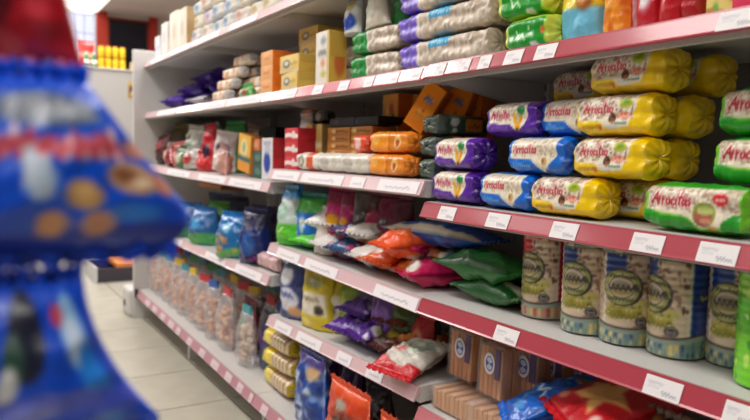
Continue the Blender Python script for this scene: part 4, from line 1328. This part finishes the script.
# ------------------------------------------------------------------ middle and right bay, fourth shelf
cr_ = (222, 212, 190)
STAND4 = [
    ('D2', 286, .04, ('snack_bag', 0.139, 0.200, 0.081, (200, 214, 210), [('band', 0, .38, (80, 196, 50)), ('ell', .5, .6, .25, .15, (170, 206, 190)), ('band', .84, 1, (60, 150, 220))], dict(top=.5)), 'clear and green bag pointed at the top, far end of the fourth shelf'),
    ('D2', 297, .06, ('snack_bag', 0.086, 0.215, 0.069, (34, 130, 206), [('band', 0, .35, (160, 206, 230)), ('ell', .5, .7, .2, .12, (120, 190, 236))], dict(top=.6)), 'narrow sky-blue bag between the two green marked ones'),
    ('D2', 312, .08, ('snack_bag', 0.149, 0.180, 0.081, (24, 110, 214), [('band', .70, 1, (70, 176, 60)), ('ell', .45, .45, .12, .16, (206, 226, 240)), ('ell', .2, .2, .12, .15, (200, 206, 206))]), 'blue bag with a green top band'),
    ('D2', 326, .06, ('snack_bag', 0.104, 0.150, 0.057, (222, 212, 204), [('ell', .5, .4, .25, .2, (236, 230, 224)), ('band', .8, 1, (206, 190, 186))], dict(top=.3)), 'cream cone shaped bag beside the magenta ones'),
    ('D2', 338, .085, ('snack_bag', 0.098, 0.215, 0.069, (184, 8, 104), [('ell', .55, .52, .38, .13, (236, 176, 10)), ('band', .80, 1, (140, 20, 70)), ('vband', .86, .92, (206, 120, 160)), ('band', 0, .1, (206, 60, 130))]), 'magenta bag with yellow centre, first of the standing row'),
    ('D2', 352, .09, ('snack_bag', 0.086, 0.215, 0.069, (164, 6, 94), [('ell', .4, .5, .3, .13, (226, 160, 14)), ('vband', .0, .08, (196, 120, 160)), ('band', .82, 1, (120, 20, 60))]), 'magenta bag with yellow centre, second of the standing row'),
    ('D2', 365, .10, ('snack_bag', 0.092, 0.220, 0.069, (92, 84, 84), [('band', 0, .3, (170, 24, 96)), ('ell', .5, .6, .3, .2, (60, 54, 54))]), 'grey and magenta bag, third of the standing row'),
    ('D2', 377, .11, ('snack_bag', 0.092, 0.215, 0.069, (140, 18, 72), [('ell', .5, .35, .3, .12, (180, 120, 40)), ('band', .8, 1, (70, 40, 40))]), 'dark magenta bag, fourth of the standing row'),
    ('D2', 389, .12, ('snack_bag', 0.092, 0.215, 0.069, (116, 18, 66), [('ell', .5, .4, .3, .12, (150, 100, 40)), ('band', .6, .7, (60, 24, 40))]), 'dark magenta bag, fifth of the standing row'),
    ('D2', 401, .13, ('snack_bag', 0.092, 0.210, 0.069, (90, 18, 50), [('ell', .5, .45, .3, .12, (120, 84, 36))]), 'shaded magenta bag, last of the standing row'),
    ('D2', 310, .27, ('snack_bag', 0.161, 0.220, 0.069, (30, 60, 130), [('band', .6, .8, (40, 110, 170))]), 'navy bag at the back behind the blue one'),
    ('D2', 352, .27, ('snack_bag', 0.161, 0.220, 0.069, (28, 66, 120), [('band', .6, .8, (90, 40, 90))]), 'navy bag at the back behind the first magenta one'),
]
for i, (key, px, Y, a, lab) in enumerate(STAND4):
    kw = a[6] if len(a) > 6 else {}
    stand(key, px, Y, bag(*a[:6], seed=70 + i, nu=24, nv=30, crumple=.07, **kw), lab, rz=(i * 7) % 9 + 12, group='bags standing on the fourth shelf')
o = bag('snack_bag', .12, .12, .07, (96, 206, 40), [('ell', .5, .6, .25, .25, (190, 226, 150)), ('band', 0, .2, (60, 170, 40))], 90, mat=SOFT)
stand('D2', 281, .035, o, 'bright green bag at the very end of the fourth shelf', group='green bags')
o = bag('snack_bag', .14, .15, .055, (92, 200, 44), [('ell', .5, .5, .2, .3, (150, 220, 110)), ('ell', .3, .6, .1, .1, (206, 230, 190))], 91, gusset=False, mat=SOFT)
lie('D2', 299, .01, o, 'green bag lying beside the bright green standing one', dz=.0, rz=10, group='green bags')
LIE4 = [  # key px Y dz rz, bag args
    ('D2', 316, .02, 0.056, 20, ('snack_bag', .15, .17, 0.075, (220, 216, 214), [('ell', .4, .5, .3, .3, (200, 206, 206)), ('scrib', .2, .4, .7, .15, .05, (120, 140, 170))]), 'white bag on top of the low pile beside the blue bags'),
    ('D2', 314, .0, 0.000, -8, ('snack_bag', .14, .17, 0.075, (214, 210, 206), [('ell', .6, .5, .25, .25, (190, 180, 176))]), 'white bag lying lowest beside the green lying bag'),
    ('D2', 332, .0, 0.000, 6, ('snack_bag', .15, .19, 0.075, (40, 96, 140), [('speck', 40, .09, [(226, 226, 226), (150, 40, 90), (20, 50, 100), (60, 140, 170)], 4)]), 'teal and white patterned bag lying at the shelf edge'),
    ('D2', 333, .02, 0.056, -14, ('snack_bag', .14, .18, 0.075, (70, 70, 130), [('speck', 30, .1, [(206, 206, 214), (140, 40, 110), (30, 90, 140)], 5)]), 'violet and blue patterned bag on the teal one'),
    ('D2', 351, .02, 0.056, 12, ('snack_bag', .15, .18, 0.075, (206, 202, 196), [('ell', .5, .5, .3, .3, (180, 176, 176)), ('ell', .6, .3, .1, .1, (230, 150, 120))]), 'pale grey bag lying before the magenta row'),
    ('D2', 352, .0, 0.000, -6, ('snack_bag', .14, .18, 0.075, (214, 206, 200), [('ell', .5, .5, .3, .3, (190, 190, 196))]), 'pale bag lying lowest before the magenta row'),
    ('D2', 371, -.006, 0.000, 8, ('snack_bag', .13, .19, 0.075, (224, 92, 40), [('ell', .3, .5, .2, .4, (226, 206, 196)), ('ell', .7, .6, .2, .2, (236, 120, 60))]), 'orange and white bag lying at the shelf edge'),
    ('D2', 375, -.03, 0.056, -10, ('snack_bag', .13, .19, 0.083, (228, 86, 36), [('ell', .2, .6, .14, .3, (230, 200, 190)), ('ell', .6, .4, .2, .2, (238, 116, 60)), ('scrib', .3, .5, .8, .2, .06, (240, 190, 170))]), 'orange bag on top of the orange and white one'),
    ('D2', 397, .01, 0.000, -12, ('snack_bag', .12, .20, 0.075, (196, 24, 96), [('band', .0, .3, (232, 130, 40), .1), ('ell', .7, .2, .2, .15, (230, 220, 210)), ('ell', .3, .6, .2, .2, (220, 60, 120))]), 'magenta and orange bag lying beside the orange bags'),
    ('D2', 398, .02, 0.056, 8, ('snack_bag', .12, .20, 0.075, (190, 20, 96), [('ell', .5, .1, .3, .12, (214, 50, 110)), ('ell', .2, .5, .2, .2, (240, 220, 210))]), 'magenta bag on top of the magenta and orange one'),
    ('D2', 418, .0, 0.000, -20, ('snack_bag', .10, .18, 0.075, (192, 22, 84), [('ell', .6, .12, .25, .12, (232, 226, 216)), ('ell', .3, .5, .2, .2, (210, 60, 110))]), 'magenta bag with white corner at the seam of the two shelves'),
]
for i, (key, px, Y, dz, rz, a, lab) in enumerate(LIE4):
    lie(key, px, Y, bag(*a, seed=100 + i, nu=26, nv=30, gusset=False, crumple=.10, mat=SOFT), lab, dz=dz, rz=rz, group='bags lying on the fourth shelf')
# long packs lying along the shelf: foot to the left
LONG4 = [
    ('D2', 386, .06, .098, -86, ('long_bag', .10, .38, .062, (24, 70, 160), [('band', 0, .14, (226, 214, 186)), ('band', .14, .2, (20, 50, 120)), ('band', .55, .62, (40, 110, 190)), ('vband', .84, 1, (206, 196, 176)), ('ell', .5, .4, .2, .06, (70, 130, 206)), ('scrib', .3, .3, .7, .03, .015, (150, 180, 220))]), 'long blue bag with cream end lying on top of the pile'),
    ('D2', 396, .09, .042, -86, ('long_bag', .10, .25, .060, (222, 210, 184), [('vband', .0, .16, (30, 78, 160)), ('band', .66, .8, (170, 96, 50)), ('ell', .5, .4, .3, .1, (236, 228, 210)), ('scrib', .35, .2, .6, .08, .03, (150, 150, 160)), ('band', .9, 1, (40, 90, 160))]), 'cream bag with blue lower edge lying above the green ones'),
    ('D2', 418, .22, .0, -88, ('long_bag', .12, .30, .08, (30, 80, 160), [('band', .2, .5, (214, 206, 190))]), 'blue and cream bag lying deep under the others'),
    ('D3', 437, .05, .046, -84, ('long_bag', .11, .25, .075, (36, 112, 46), [('ell', .5, .5, .25, .2, (60, 140, 66)), ('scrib', .2, .3, .8, .08, .03, (150, 190, 150)), ('ell', .4, .75, .2, .08, (30, 90, 40)), ('vband', .85, 1, (30, 84, 40))]), 'green long bag lying over another green one on the fourth shelf'),
    ('D3', 455, .070, .0, -88, ('long_bag', .10, .215, .065, (32, 102, 40), [('vband', .45, .75, (206, 206, 176)), ('ell', .6, .35, .1, .1, (40, 60, 60)), ('scrib', .5, .4, .7, .1, .03, (90, 96, 80)), ('vband', .8, 1, (30, 84, 40))]), 'green long bag with cream panel lying at the front edge'),
    ('D3', 446, .20, .0, -88, ('long_bag', .11, .24, .07, (48, 112, 54), [('ell', .5, .4, .25, .1, (70, 140, 70)), ('vband', .8, 1, (30, 80, 40))]), 'green long bag lying deepest behind the green pair'),
]
for i, (key, px, Y, dz, rz, a, lab) in enumerate(LONG4):
    x = at(px, Y, key)
    o = bag(*a, seed=130 + i, nu=26, nv=44, gusset=False, crumple=.08, top=1, mat=SOFT)
    settle(o, x, Y + .03, shelf_z(key, x) + dz + .0015, -90, 0, rz, None if dz > .04 else key)
    tag(o, lab, 'snack bag', 'long bags lying along the fourth shelf')

# far bays, fourth shelf
FAR4 = [
    ('D1', 206, .05, ('puff_bag', 0.204, 0.173, 0.130, (20, 96, 160), [('band', 0, .32, (70, 160, 80), .04), ('ell', .5, .6, .2, .15, (60, 150, 206))], dict(top=.8)), 'blue and green puffed bag, first from the far end on the fourth shelf'),
    ('D1', 219, .165, ('puff_bag', 0.158, 0.184, 0.104, (84, 160, 44), [('band', .5, .7, (60, 130, 50))], dict(top=.8)), 'green puffed bag between the two blue ones'),
    ('D1', 236, .04, ('puff_bag', 0.192, 0.184, 0.130, (18, 110, 180), [('band', 0, .22, (90, 170, 90), .05), ('speck', 14, .06, [(214, 130, 60), (230, 170, 90)], 4, (.1, .1, .9, .6)), ('ell', .5, .7, .1, .1, (150, 206, 230))], dict(top=.8)), 'blue puffed bag with orange dots, second blue one from the far end'),
    ('D1', 256, .05, ('puff_bag', 0.147, 0.214, 0.104, (26, 44, 110), [('ell', .5, .4, .25, .2, (30, 90, 170)), ('band', .7, 1, (40, 40, 80))], dict(top=.8)), 'navy puffed bag beside the orange dotted one'),
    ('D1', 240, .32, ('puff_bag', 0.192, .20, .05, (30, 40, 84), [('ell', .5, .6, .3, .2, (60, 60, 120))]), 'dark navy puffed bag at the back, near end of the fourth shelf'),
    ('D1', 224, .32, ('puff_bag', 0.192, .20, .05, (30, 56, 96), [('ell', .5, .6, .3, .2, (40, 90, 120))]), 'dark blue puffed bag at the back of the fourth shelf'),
    ('D1', 264, .17, ('puff_bag', 0.147, 0.204, 0.104, (64, 48, 90), [('band', .5, .7, (90, 80, 110))]), 'dull violet puffed bag at the shelf end'),
    ('D0', 190, .06, ('puff_bag', 0.204, 0.173, 0.130, (18, 84, 150), [('band', 0, .32, (60, 150, 80), .04)], dict(top=.8)), 'blue puffed bag half hidden by the blurred cookie bag'),
]
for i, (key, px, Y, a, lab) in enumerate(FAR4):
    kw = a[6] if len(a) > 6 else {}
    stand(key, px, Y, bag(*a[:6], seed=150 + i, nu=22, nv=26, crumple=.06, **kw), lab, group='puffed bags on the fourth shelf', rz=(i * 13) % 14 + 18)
o = tube('pink_roll', .19, .055, .06, (206, 166, 170), [('ell', .15, .5, .08, .3, (226, 200, 200)), ('speck', 30, .14, [(190, 140, 150), (224, 190, 190)], 3)], 160, nu=36, nt=28, end_col=(214, 180, 182), mat=SOFT)
stand('D1', 269, .02, o, 'pink roll lying at the end of the lower far shelf', 'snack roll')
o = bag('small_pouch', .13, .14, .045, (96, 34, 84), [('ell', .5, .4, .3, .2, (190, 60, 90)), ('ell', .4, .7, .2, .1, (70, 60, 110))], 161, gusset=False, nu=18, nv=18, mat=SOFT)
lie('D1', 246, .0, o, 'purple and red pouch lying beside the pink roll', dz=.0)
o = tube('grey_roll', .12, .045, .05, (96, 112, 150), [('ell', .3, .5, .1, .3, (150, 160, 190))], 162, nu=24, nt=24, end_col=(110, 120, 150))
stand('D1', 226, .012, o, 'small grey-blue roll before the orange dotted bag', 'snack roll')
for i in range(3):
    stand('D0' if i == 0 else 'D1', (186, 204, 214)[i], .20, carton('flat_carton', .2, .03, .12, (170, 96, 46), [('band', .3, .6, (206, 140, 70))]), ['flat brown carton high at the back of the fourth shelf, first', 'flat brown carton high at the back of the fourth shelf, second', 'flat brown carton high at the back of the fourth shelf, third'][i], 'carton', 'flat brown cartons at the back', dz=.232 if i else 0)

# ------------------------------------------------------------------ middle bay, fifth shelf
STAND5 = [
    ('E2', 295, .05, ('snack_bag', 0.156, 0.200, 0.069, (48, 60, 120), [('ell', .35, .75, .3, .16, (216, 220, 226)), ('ell', .5, .35, .36, .22, (206, 206, 220)), ('ell', .75, .15, .2, .1, (210, 160, 110)), ('scrib', .2, .4, .7, .1, .05, (60, 80, 160)), ('band', .9, 1, (30, 90, 120))]), 'blue and white bag standing at the fifth shelf end'),
    ('E2', 319, .05, ('snack_bag', 0.162, 0.205, 0.069, (206, 182, 26), [('rect', .1, .24, .92, .62, (222, 214, 196)), ('ell', .5, .78, .3, .1, (150, 150, 90)), ('ell', .72, .34, .12, .08, (60, 50, 40)), ('ell', .3, .1, .15, .06, (236, 216, 90)), ('scrib', .2, .48, .7, .08, .035, (130, 110, 80))]), 'yellow bag with a white panel, front one on the fifth shelf'),
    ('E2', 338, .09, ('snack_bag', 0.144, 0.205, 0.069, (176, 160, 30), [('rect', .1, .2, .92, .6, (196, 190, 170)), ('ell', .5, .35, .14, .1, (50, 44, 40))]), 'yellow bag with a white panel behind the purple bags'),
    ('E2', 355, .11, ('snack_bag', 0.132, 0.210, 0.069, (126, 156, 40), [('ell', .5, .5, .3, .2, (160, 180, 70)), ('band', .85, 1, (80, 100, 36))]), 'olive green bag standing behind the purple bags'),
    ('E2', 372, .12, ('snack_bag', 0.120, 0.200, 0.069, (96, 84, 110), [('ell', .5, .5, .3, .2, (150, 140, 160))]), 'greyish bag standing beside the olive one'),
    ('E2', 388, .10, ('snack_bag', 0.132, 0.200, 0.069, (92, 50, 140), [('ell', .5, .5, .3, .2, (130, 90, 180)), ('band', .8, 1, (60, 34, 96))]), 'violet bag standing behind the flat brown ones'),
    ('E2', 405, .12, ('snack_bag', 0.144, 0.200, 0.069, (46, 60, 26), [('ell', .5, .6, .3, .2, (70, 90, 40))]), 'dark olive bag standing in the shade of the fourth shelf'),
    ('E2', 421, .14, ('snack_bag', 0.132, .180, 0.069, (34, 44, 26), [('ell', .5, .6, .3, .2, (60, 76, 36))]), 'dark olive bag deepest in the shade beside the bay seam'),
]
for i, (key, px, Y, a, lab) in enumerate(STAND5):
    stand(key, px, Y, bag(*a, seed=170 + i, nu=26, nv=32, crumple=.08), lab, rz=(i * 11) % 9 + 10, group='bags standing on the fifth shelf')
PV = [('ell', .4, .6, .2, .2, (206, 200, 220)), ('speck', 20, .07, [(120, 70, 170), (214, 206, 224), (70, 30, 110), (150, 160, 90)], 5)]
LIE5 = [
    ('E2', 335, .0, 0.000, 10, ('snack_bag', .13, .17, 0.080, (84, 40, 140), PV), 'crumpled purple bag lying at the fifth shelf edge, farther one'),
    ('E2', 350, .0, 0.000, -12, ('snack_bag', .13, .18, 0.087, (78, 34, 132), PV), 'crumpled purple bag lying at the fifth shelf edge, nearer one'),
    ('E2', 346, .03, 0.055, 5, ('snack_bag', .14, .17, 0.080, (100, 60, 156), PV), 'crumpled purple bag on top of the two purple ones'),
    ('E2', 370, .01, 0.000, -8, ('snack_bag', .13, .19, 0.072, (66, 36, 34), [('ell', .4, .5, .2, .2, (206, 110, 50)), ('ell', .6, .3, .15, .1, (160, 150, 50)), ('ell', .7, .7, .2, .15, (140, 60, 40))]), 'dark brown bag with orange print lying beside the purple ones'),
    ('E2', 386, .02, 0.000, 9, ('snack_bag', .12, .19, 0.072, (110, 56, 40), [('ell', .5, .4, .3, .2, (206, 130, 60)), ('ell', .4, .75, .2, .1, (180, 160, 60))]), 'brown bag with orange print lying second from the purple ones'),
    ('E2', 402, .05, 0.000, -6, ('snack_bag', .12, .19, 0.072, (150, 66, 40), [('ell', .5, .4, .3, .2, (214, 130, 60)), ('ell', .3, .7, .15, .1, (206, 60, 50))]), 'rust brown bag lying near the white and red bag'),
    ('E2', 384, .06, 0.055, 14, ('snack_bag', .13, .18, 0.072, (120, 60, 40), [('ell', .5, .4, .3, .2, (222, 150, 70)), ('ell', .7, .7, .15, .1, (170, 160, 60))]), 'brown bag with orange picture on top of the flat pile'),
]
for i, (key, px, Y, dz, rz, a, lab) in enumerate(LIE5):
    lie(key, px, Y, bag(*a, seed=190 + i, nu=26, nv=30, gusset=False, crumple=.11, mat=SOFT), lab, dz=dz, rz=rz, group='bags lying on the fifth shelf')
o = bag('snack_bag', .145, .19, .065, (206, 200, 190), [('band', -.2, .17, (196, 24, 36), .07), ('ell', .5, .6, .3, .2, (190, 200, 180)), ('ell', .3, .45, .14, .08, (216, 110, 110)), ('ell', .75, .7, .12, .1, (170, 186, 170)), ('scrib', .25, .5, .8, .1, .04, (120, 130, 120))], 200, nu=32, nv=40, gusset=False, crumple=.10, mat=SOFT)
lie('E2', 393, -.05, o, 'white bag with red foot lying at the near end of the fifth shelf', dz=.0, rz=12, rx=-74)
o = bag('snack_bag', .10, .13, .05, (186, 30, 40), [('ell', .5, .5, .3, .3, (206, 130, 80)), ('ell', .5, .5, .16, .16, (150, 60, 40))], 201, nu=22, nv=24)
stand('E2', 423, .12, o, 'red bag with round brown print standing behind the white and red one')


# ------------------------------------------------------------------ right bay, fifth shelf: biscuits in clear packs
def biscuit_pack():
    r = empty('biscuit_pack')
    W_, H_, D_ = .088, .125, .075
    v, f = box_geo(-W_ / 2, W_ / 2, 0, D_, 0, H_)
    film = build('film', v, f, None, CLEAR, r, smooth=False)
    bevel(film, .006)
    n = 5
    for i in range(n):
        for j in range(2):
            w_ = (W_ - .012) / n
            x_ = -W_ / 2 + .006 + w_ * i
            b_ = boxes('biscuit', [(x_ + .0012, x_ + w_ - .0012, .004 + j * .034, .034 + j * .034, .004, H_ - .012)], ((206, 132, 62), (196, 120, 54), (214, 142, 72))[(i * 2 + j) % 3], FOOD, r)
            bevel(b_, .003, 2)
    g1 = np.linspace(0, 1, 26)
    VV, UU = np.meshgrid(g1, g1, indexing='ij')
    a = (UU) * 2 * np.pi
    cc = paint((224, 220, 222), [('ell', .5, .5, 2, .74, (206, 208, 224))], UU, VV)
    cc = np.where((VV < .7)[..., None], np.array([70, 84, 150.]), np.array([222, 220, 226.]))
    cc = np.where(((VV < .6) & (np.abs(np.sin(a * 1.0)) > .45))[..., None], np.array([196, 200, 226.]), cc)
    build('oval_label', np.stack([VV * .018 * np.cos(a) + .002, -.0016 + 0 * a, .078 + VV * .024 * np.sin(a)], -1), grid_faces(26, 26, 0, True), cc, CARD, r)
    boxes('purple_strip', [(.020, .036, -.0014, -.0006, .05, H_ - .01)], (92, 70, 110), CARD, r)
    boxes('film_fin', [(-W_ / 2, W_ / 2, .03, .034, H_, H_ + .014)], (150, 140, 134), CARD, r)
    return r


for px, Y, rz, lab in ((450, .07, 2, 'clear pack of orange-brown biscuits with an oval label, farther of two in front'),
                       (487, .05, -3, 'clear pack of orange-brown biscuits with an oval label, nearer of two in front'),
                       (520, .10, 3, 'clear pack of biscuits behind the blue bag, its top showing'),
                       (546, .15, 0, 'clear pack of biscuits deep behind the red bag'),
                       (494, .16, 2, 'clear pack of biscuits in the shaded second row, farther one'),
                       (462, .17, -2, 'clear pack of biscuits in the shaded second row behind the front pair'),
                       (572, .19, -2, 'clear pack of biscuits deepest in the second row')):
    o = make('biscuit_pack', biscuit_pack)
    stand('E3', px, Y, o, lab, 'biscuit pack', 'clear packs of biscuits', rz=rz, dz=.062, ry=2)


def flat_pack():
    r = empty('biscuit_pack')
    v, f = box_geo(-.075, .075, 0, .13, 0, .058)
    bevel(build('film', v, f, None, CLEAR, r, smooth=False), .008)
    for i in range(9):
        x_ = -.07 + i * .0155
        bevel(boxes('biscuit', [(x_, x_ + .0142, .005, .122, .003, .05 - .004 * (i % 2))], ((206, 150, 96), (196, 138, 84))[i % 2], FOOD, r), .003, 2)
    boxes('film_fin', [(-.092, -.075, .02, .11, .026, .029)], (196, 180, 160), CLEAR, r)
    return r


for i, (px, lab) in enumerate(((449, 'clear flat pack of biscuits lying at the shelf edge, farther one'), (488, 'clear flat pack of biscuits lying at the shelf edge, nearer one'), (530, 'clear flat pack of biscuits under the blue bag'))):
    stand('E3', px, .012 + .03 * (i == 2), make('flat_pack', flat_pack), lab, 'biscuit pack', 'flat clear packs of biscuits', rz=(1, -1, 0)[i])
stand('E3', 470, .17, make('flat_pack', flat_pack), 'clear flat pack of biscuits under the second row', 'biscuit pack', 'flat clear packs of biscuits')
stand('E3', 515, .18, make('flat_pack', flat_pack), 'clear flat pack of biscuits under the second row, nearer one', 'biscuit pack', 'flat clear packs of biscuits')
stand('E3', 560, .18, make('flat_pack', flat_pack), 'clear flat pack of biscuits under the second row, nearest one', 'biscuit pack', 'flat clear packs of biscuits')
o = bag('snack_bag', .14, .22, .06, (18, 96, 196), [('ell', .3, .7, .1, .06, (170, 206, 236)), ('scrib', .3, .4, .7, .12, .05, (200, 220, 240)), ('ell', .6, .15, .2, .06, (90, 160, 226)), ('ell', .5, .85, .2, .06, (150, 120, 80)), ('ell', .4, .25, .08, .1, (90, 150, 220))], 210, nu=40, nv=50, gusset=False, crumple=.09)
lie('E3', 500, .0, o, 'glossy blue bag lying beside the biscuits', dz=.062, rz=-38, rx=-68)
o = bag('snack_bag', .19, .27, .07, (186, 18, 30), [('poly', [(.25, .36), (.5, .42), (.62, .62), (.72, .44), (.95, .40), (.75, .28), (.80, .12), (.55, .22), (.3, .16), (.4, .3)], (220, 170, 96)), ('ell', .55, .68, .3, .08, (190, 130, 80)), ('ell', .55, .70, .24, .06, (170, 26, 30)), ('ell', .2, .12, .1, .05, (226, 150, 120)), ('ell', .9, .15, .05, .05, (226, 190, 180))], 211, nu=44, nv=56, gusset=False, crumple=.06)
lie('E3', 552, -.01, o, 'glossy red bag with a tan star print lying beside the blue one', dz=.105, rz=-28, rx=-76)
o = bag('snack_bag', .18, .25, .075, (170, 18, 28), [('band', .3, .5, (206, 150, 90))], 215, nu=30, nv=36, gusset=False, crumple=.06)
lie('E3', 556, .0, o, 'red bag lying underneath the one with the tan star', dz=.0, rz=-20)
o = bag('snack_bag', .13, .17, .06, (74, 40, 32), [('speck', 60, .05, [(130, 84, 50), (96, 30, 26), (60, 34, 30), (160, 110, 60)], 3)], 212, nu=26, nv=30)
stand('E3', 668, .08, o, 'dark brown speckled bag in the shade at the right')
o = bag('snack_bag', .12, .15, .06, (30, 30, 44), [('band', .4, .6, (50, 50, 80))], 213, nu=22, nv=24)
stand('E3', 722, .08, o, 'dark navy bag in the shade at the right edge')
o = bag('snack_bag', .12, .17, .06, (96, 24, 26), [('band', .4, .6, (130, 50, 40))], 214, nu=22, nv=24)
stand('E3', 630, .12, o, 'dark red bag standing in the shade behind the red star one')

# ------------------------------------------------------------------ base shelf
PINK = [(216, 150, 112), (226, 172, 136), (196, 128, 92), (236, 200, 166)]
HEADS = [((44, 92, 170), 'blue'), ((226, 190, 40), 'yellow'), ((60, 140, 80), 'green'), ((196, 50, 60), 'red'), ((60, 140, 160), 'teal')]


def cb_(i):
    return lambda: clear_bag('clear_snack_bag', .134, .240, .085, PINK, HEADS[i][0], 220 + i)


k = 0
for row in range(3):
    for j in range(12):
        px_x = -3.90 + j * .148 + (row % 2) * .06
        if px_x > -2.28:
            continue
        if row == 0 and j in (9, 10):
            continue
        i = (j * 2 + row * 3 + (j // 4)) % 5
        o = make(f'clear{i}', cb_(i))
        key = 'S0' if px_x < BX[1] else 'S1'
        settle(o, px_x, .03 + row * .112, max(shelf_z(key, px_x - .07), shelf_z(key, px_x + .07)) + .001, rz=((j * 5 + row * 3) % 8) * 3, ry=(((j * 3 + row) % 5) - 2) * 2.5, key=key)
        tag(o, f'clear bag of pale puffed snacks with {HEADS[i][1]} header, {["front", "middle", "back"][row]} row, {ORD[j] if j < 10 else ["eleventh", "twelfth"][j - 10]} from the end panel', 'snack bag', 'clear bags of puffed snacks')
        k += 1
o = clear_bag('clear_snack_bag', .13, .22, .08, [(206, 176, 146), (224, 200, 170)], (60, 150, 160), 240)
stand('S1', 247, .03, o, 'clear bag with teal header beside the yellow wrapped rice cakes', group='clear bags of puffed snacks')
DARKB = [(250, .10, (150, 60, 80), (40, 150, 110)), (262, .16, (110, 34, 50), (150, 50, 70)), (270, .09, (60, 80, 110), (70, 50, 120)), (276, .15, (96, 30, 44), (60, 140, 70))]
for i, (px, Y, a, b_) in enumerate(DARKB):
    o = bag('snack_bag', .14, .22, .07, a, [('ell', .5, .6, .3, .2, b_), ('band', .85, 1, tuple(int(c * .6) for c in a))], 245 + i, nu=22, nv=26, crumple=.08)
    stand('S1' if px < 258 else 'S2', px, Y, o, lift=.004, label=['rose bag with a green patch above the yellow wrapped rice cakes', 'dark red bag at the back behind the rose one', 'dull blue bag with violet patch behind the yellow packs', 'dark red bag with green patch behind the yellow packs'][i], group='bags at the base shelf seam')
yr = lambda: tube('rice_cake_pack', .225, .069, .10, (206, 190, 160), [('vband', .0, .36, (226, 196, 24)), ('ell', .2, .6, .08, .2, (240, 224, 110))] +
                  [('vband', .40 + t * .12, .44 + t * .12, (150, 110, 70)) for t in range(5)] + [('vband', .44 + t * .12, .50 + t * .12, (214, 190, 150)) for t in range(5)] +
                  [('speck', 30, .05, [(226, 206, 170), (176, 140, 100)], 3, (.4, 0, 1, 1))], 250, nu=70, nt=40, end_col=(196, 166, 30), n_exp=2.4)
for i in range(3):
    for j in range(2):
        x = -2.165
        settle(make('yr', yr), x + .01 * (i % 2), .008 + j * .105, shelf_z('S2', BX[2] + .1) + .003 + i * .0695, rz=(-3, 2, -1)[i])
YR = [o for o in COL.objects if o.parent is None and o.name.startswith('rice_cake_pack') and 'label' not in o.keys()]
for k, o in enumerate(YR):
    tag(o, f'yellow and clear pack of small rice cakes, {["lowest", "middle", "topmost"][k // 2]} of its pile, {["in front", "behind"][k % 2]}', 'snack pack', 'yellow and clear rice cake packs on the base shelf')
STAND6 = [
    ('S2', 312, .0, ('snack_bag', .19, .235, .08, (30, 70, 160), [('speck', 46, .06, [(120, 150, 206), (20, 50, 120), (190, 206, 226)], 7), ('ell', .75, .82, .2, .1, (196, 160, 120)), ('band', .88, 1, (70, 60, 130))]), 'blue patterned bag on the base shelf beside the yellow packs'),
    ('S2', 334, .11, ('snack_bag', .13, .25, .07, (52, 34, 104), [('ell', .5, .5, .3, .2, (70, 50, 130))]), 'dark purple bag behind the blue patterned one'),
    ('S2', 352, .12, ('snack_bag', .13, .23, .07, (44, 28, 84), [('ell', .5, .6, .3, .2, (60, 40, 110))]), 'dark purple bag behind the orange and dark red one'),
    ('S2', 349, -.02, ('snack_bag', .23, .22, .08, (206, 62, 24), [('ell', .62, .40, .34, .34, (70, 26, 22)), ('ell', .45, .78, .14, .08, (170, 160, 150)), ('scrib', .35, .66, .8, .1, .05, (150, 60, 40)), ('band', .9, 1, (226, 84, 36))]), 'orange bag with a dark red centre on the base shelf'),
    ('S2', 396, -.01, ('snack_bag', .17, .20, .07, (214, 76, 28), [('ell', .5, .6, .26, .2, (60, 30, 30)), ('ell', .5, .8, .1, .06, (206, 190, 180))]), 'orange bag farther along the base shelf, only its top in view'),
    ('S2', 378, .11, ('snack_bag', .14, .19, .07, (36, 24, 30), [('ell', .5, .6, .3, .2, (60, 40, 46))]), 'blackish bag standing between the two orange ones'),
]
for i, (key, px, Y, a, lab) in enumerate(STAND6):
    stand(key, px, Y, bag(*a, seed=260 + i, nu=28, nv=34, crumple=.08), lab, group='bags on the base shelf, middle bay')

# ------------------------------------------------------------------ more bags that fill the far third shelf
MORE3 = [('C0', 171, .02, (150, 40, 50), (226, 190, 170)), ('C0', 184, .02, (70, 110, 60), (206, 200, 180)), ('C0', 193, .02, (196, 190, 186), (180, 60, 60)),
         ('C1', 223, .02, (206, 150, 140), (240, 230, 224)), ('C1', 200, .16, (90, 60, 50), (190, 160, 110)), ('C1', 216, .20, (206, 206, 190), (60, 120, 80)), ('C1', 252, .13, (120, 70, 40), (206, 140, 80)), ('C1', 244, .22, (70, 90, 60), (150, 160, 110))]
NAMES3 = ['dark red and beige', 'olive and cream', 'pale grey and red', 'salmon and white', 'brown and tan', 'ivory and green', 'chestnut and orange', 'moss green']
for i, (key, px, Y, a, b_) in enumerate(MORE3):
    hgt = .11 if Y < .05 else .20
    o = bag('snack_bag', .15, hgt, .07, a, [('ell', .5, .5, .32, .26, b_), ('band', .84, 1, tuple(int(c * .7) for c in a))], 300 + i, nu=18, nv=20, crumple=.11)
    stand(key, px, Y, o, f'{NAMES3[i]} bag {"low at the edge of" if Y < .05 else "in the second row of"} the third shelf, far bays', group='bags on the third shelf, far bays', ry=(i * 11) % 17 - 8, rz=(i * 9) % 23 - 11)
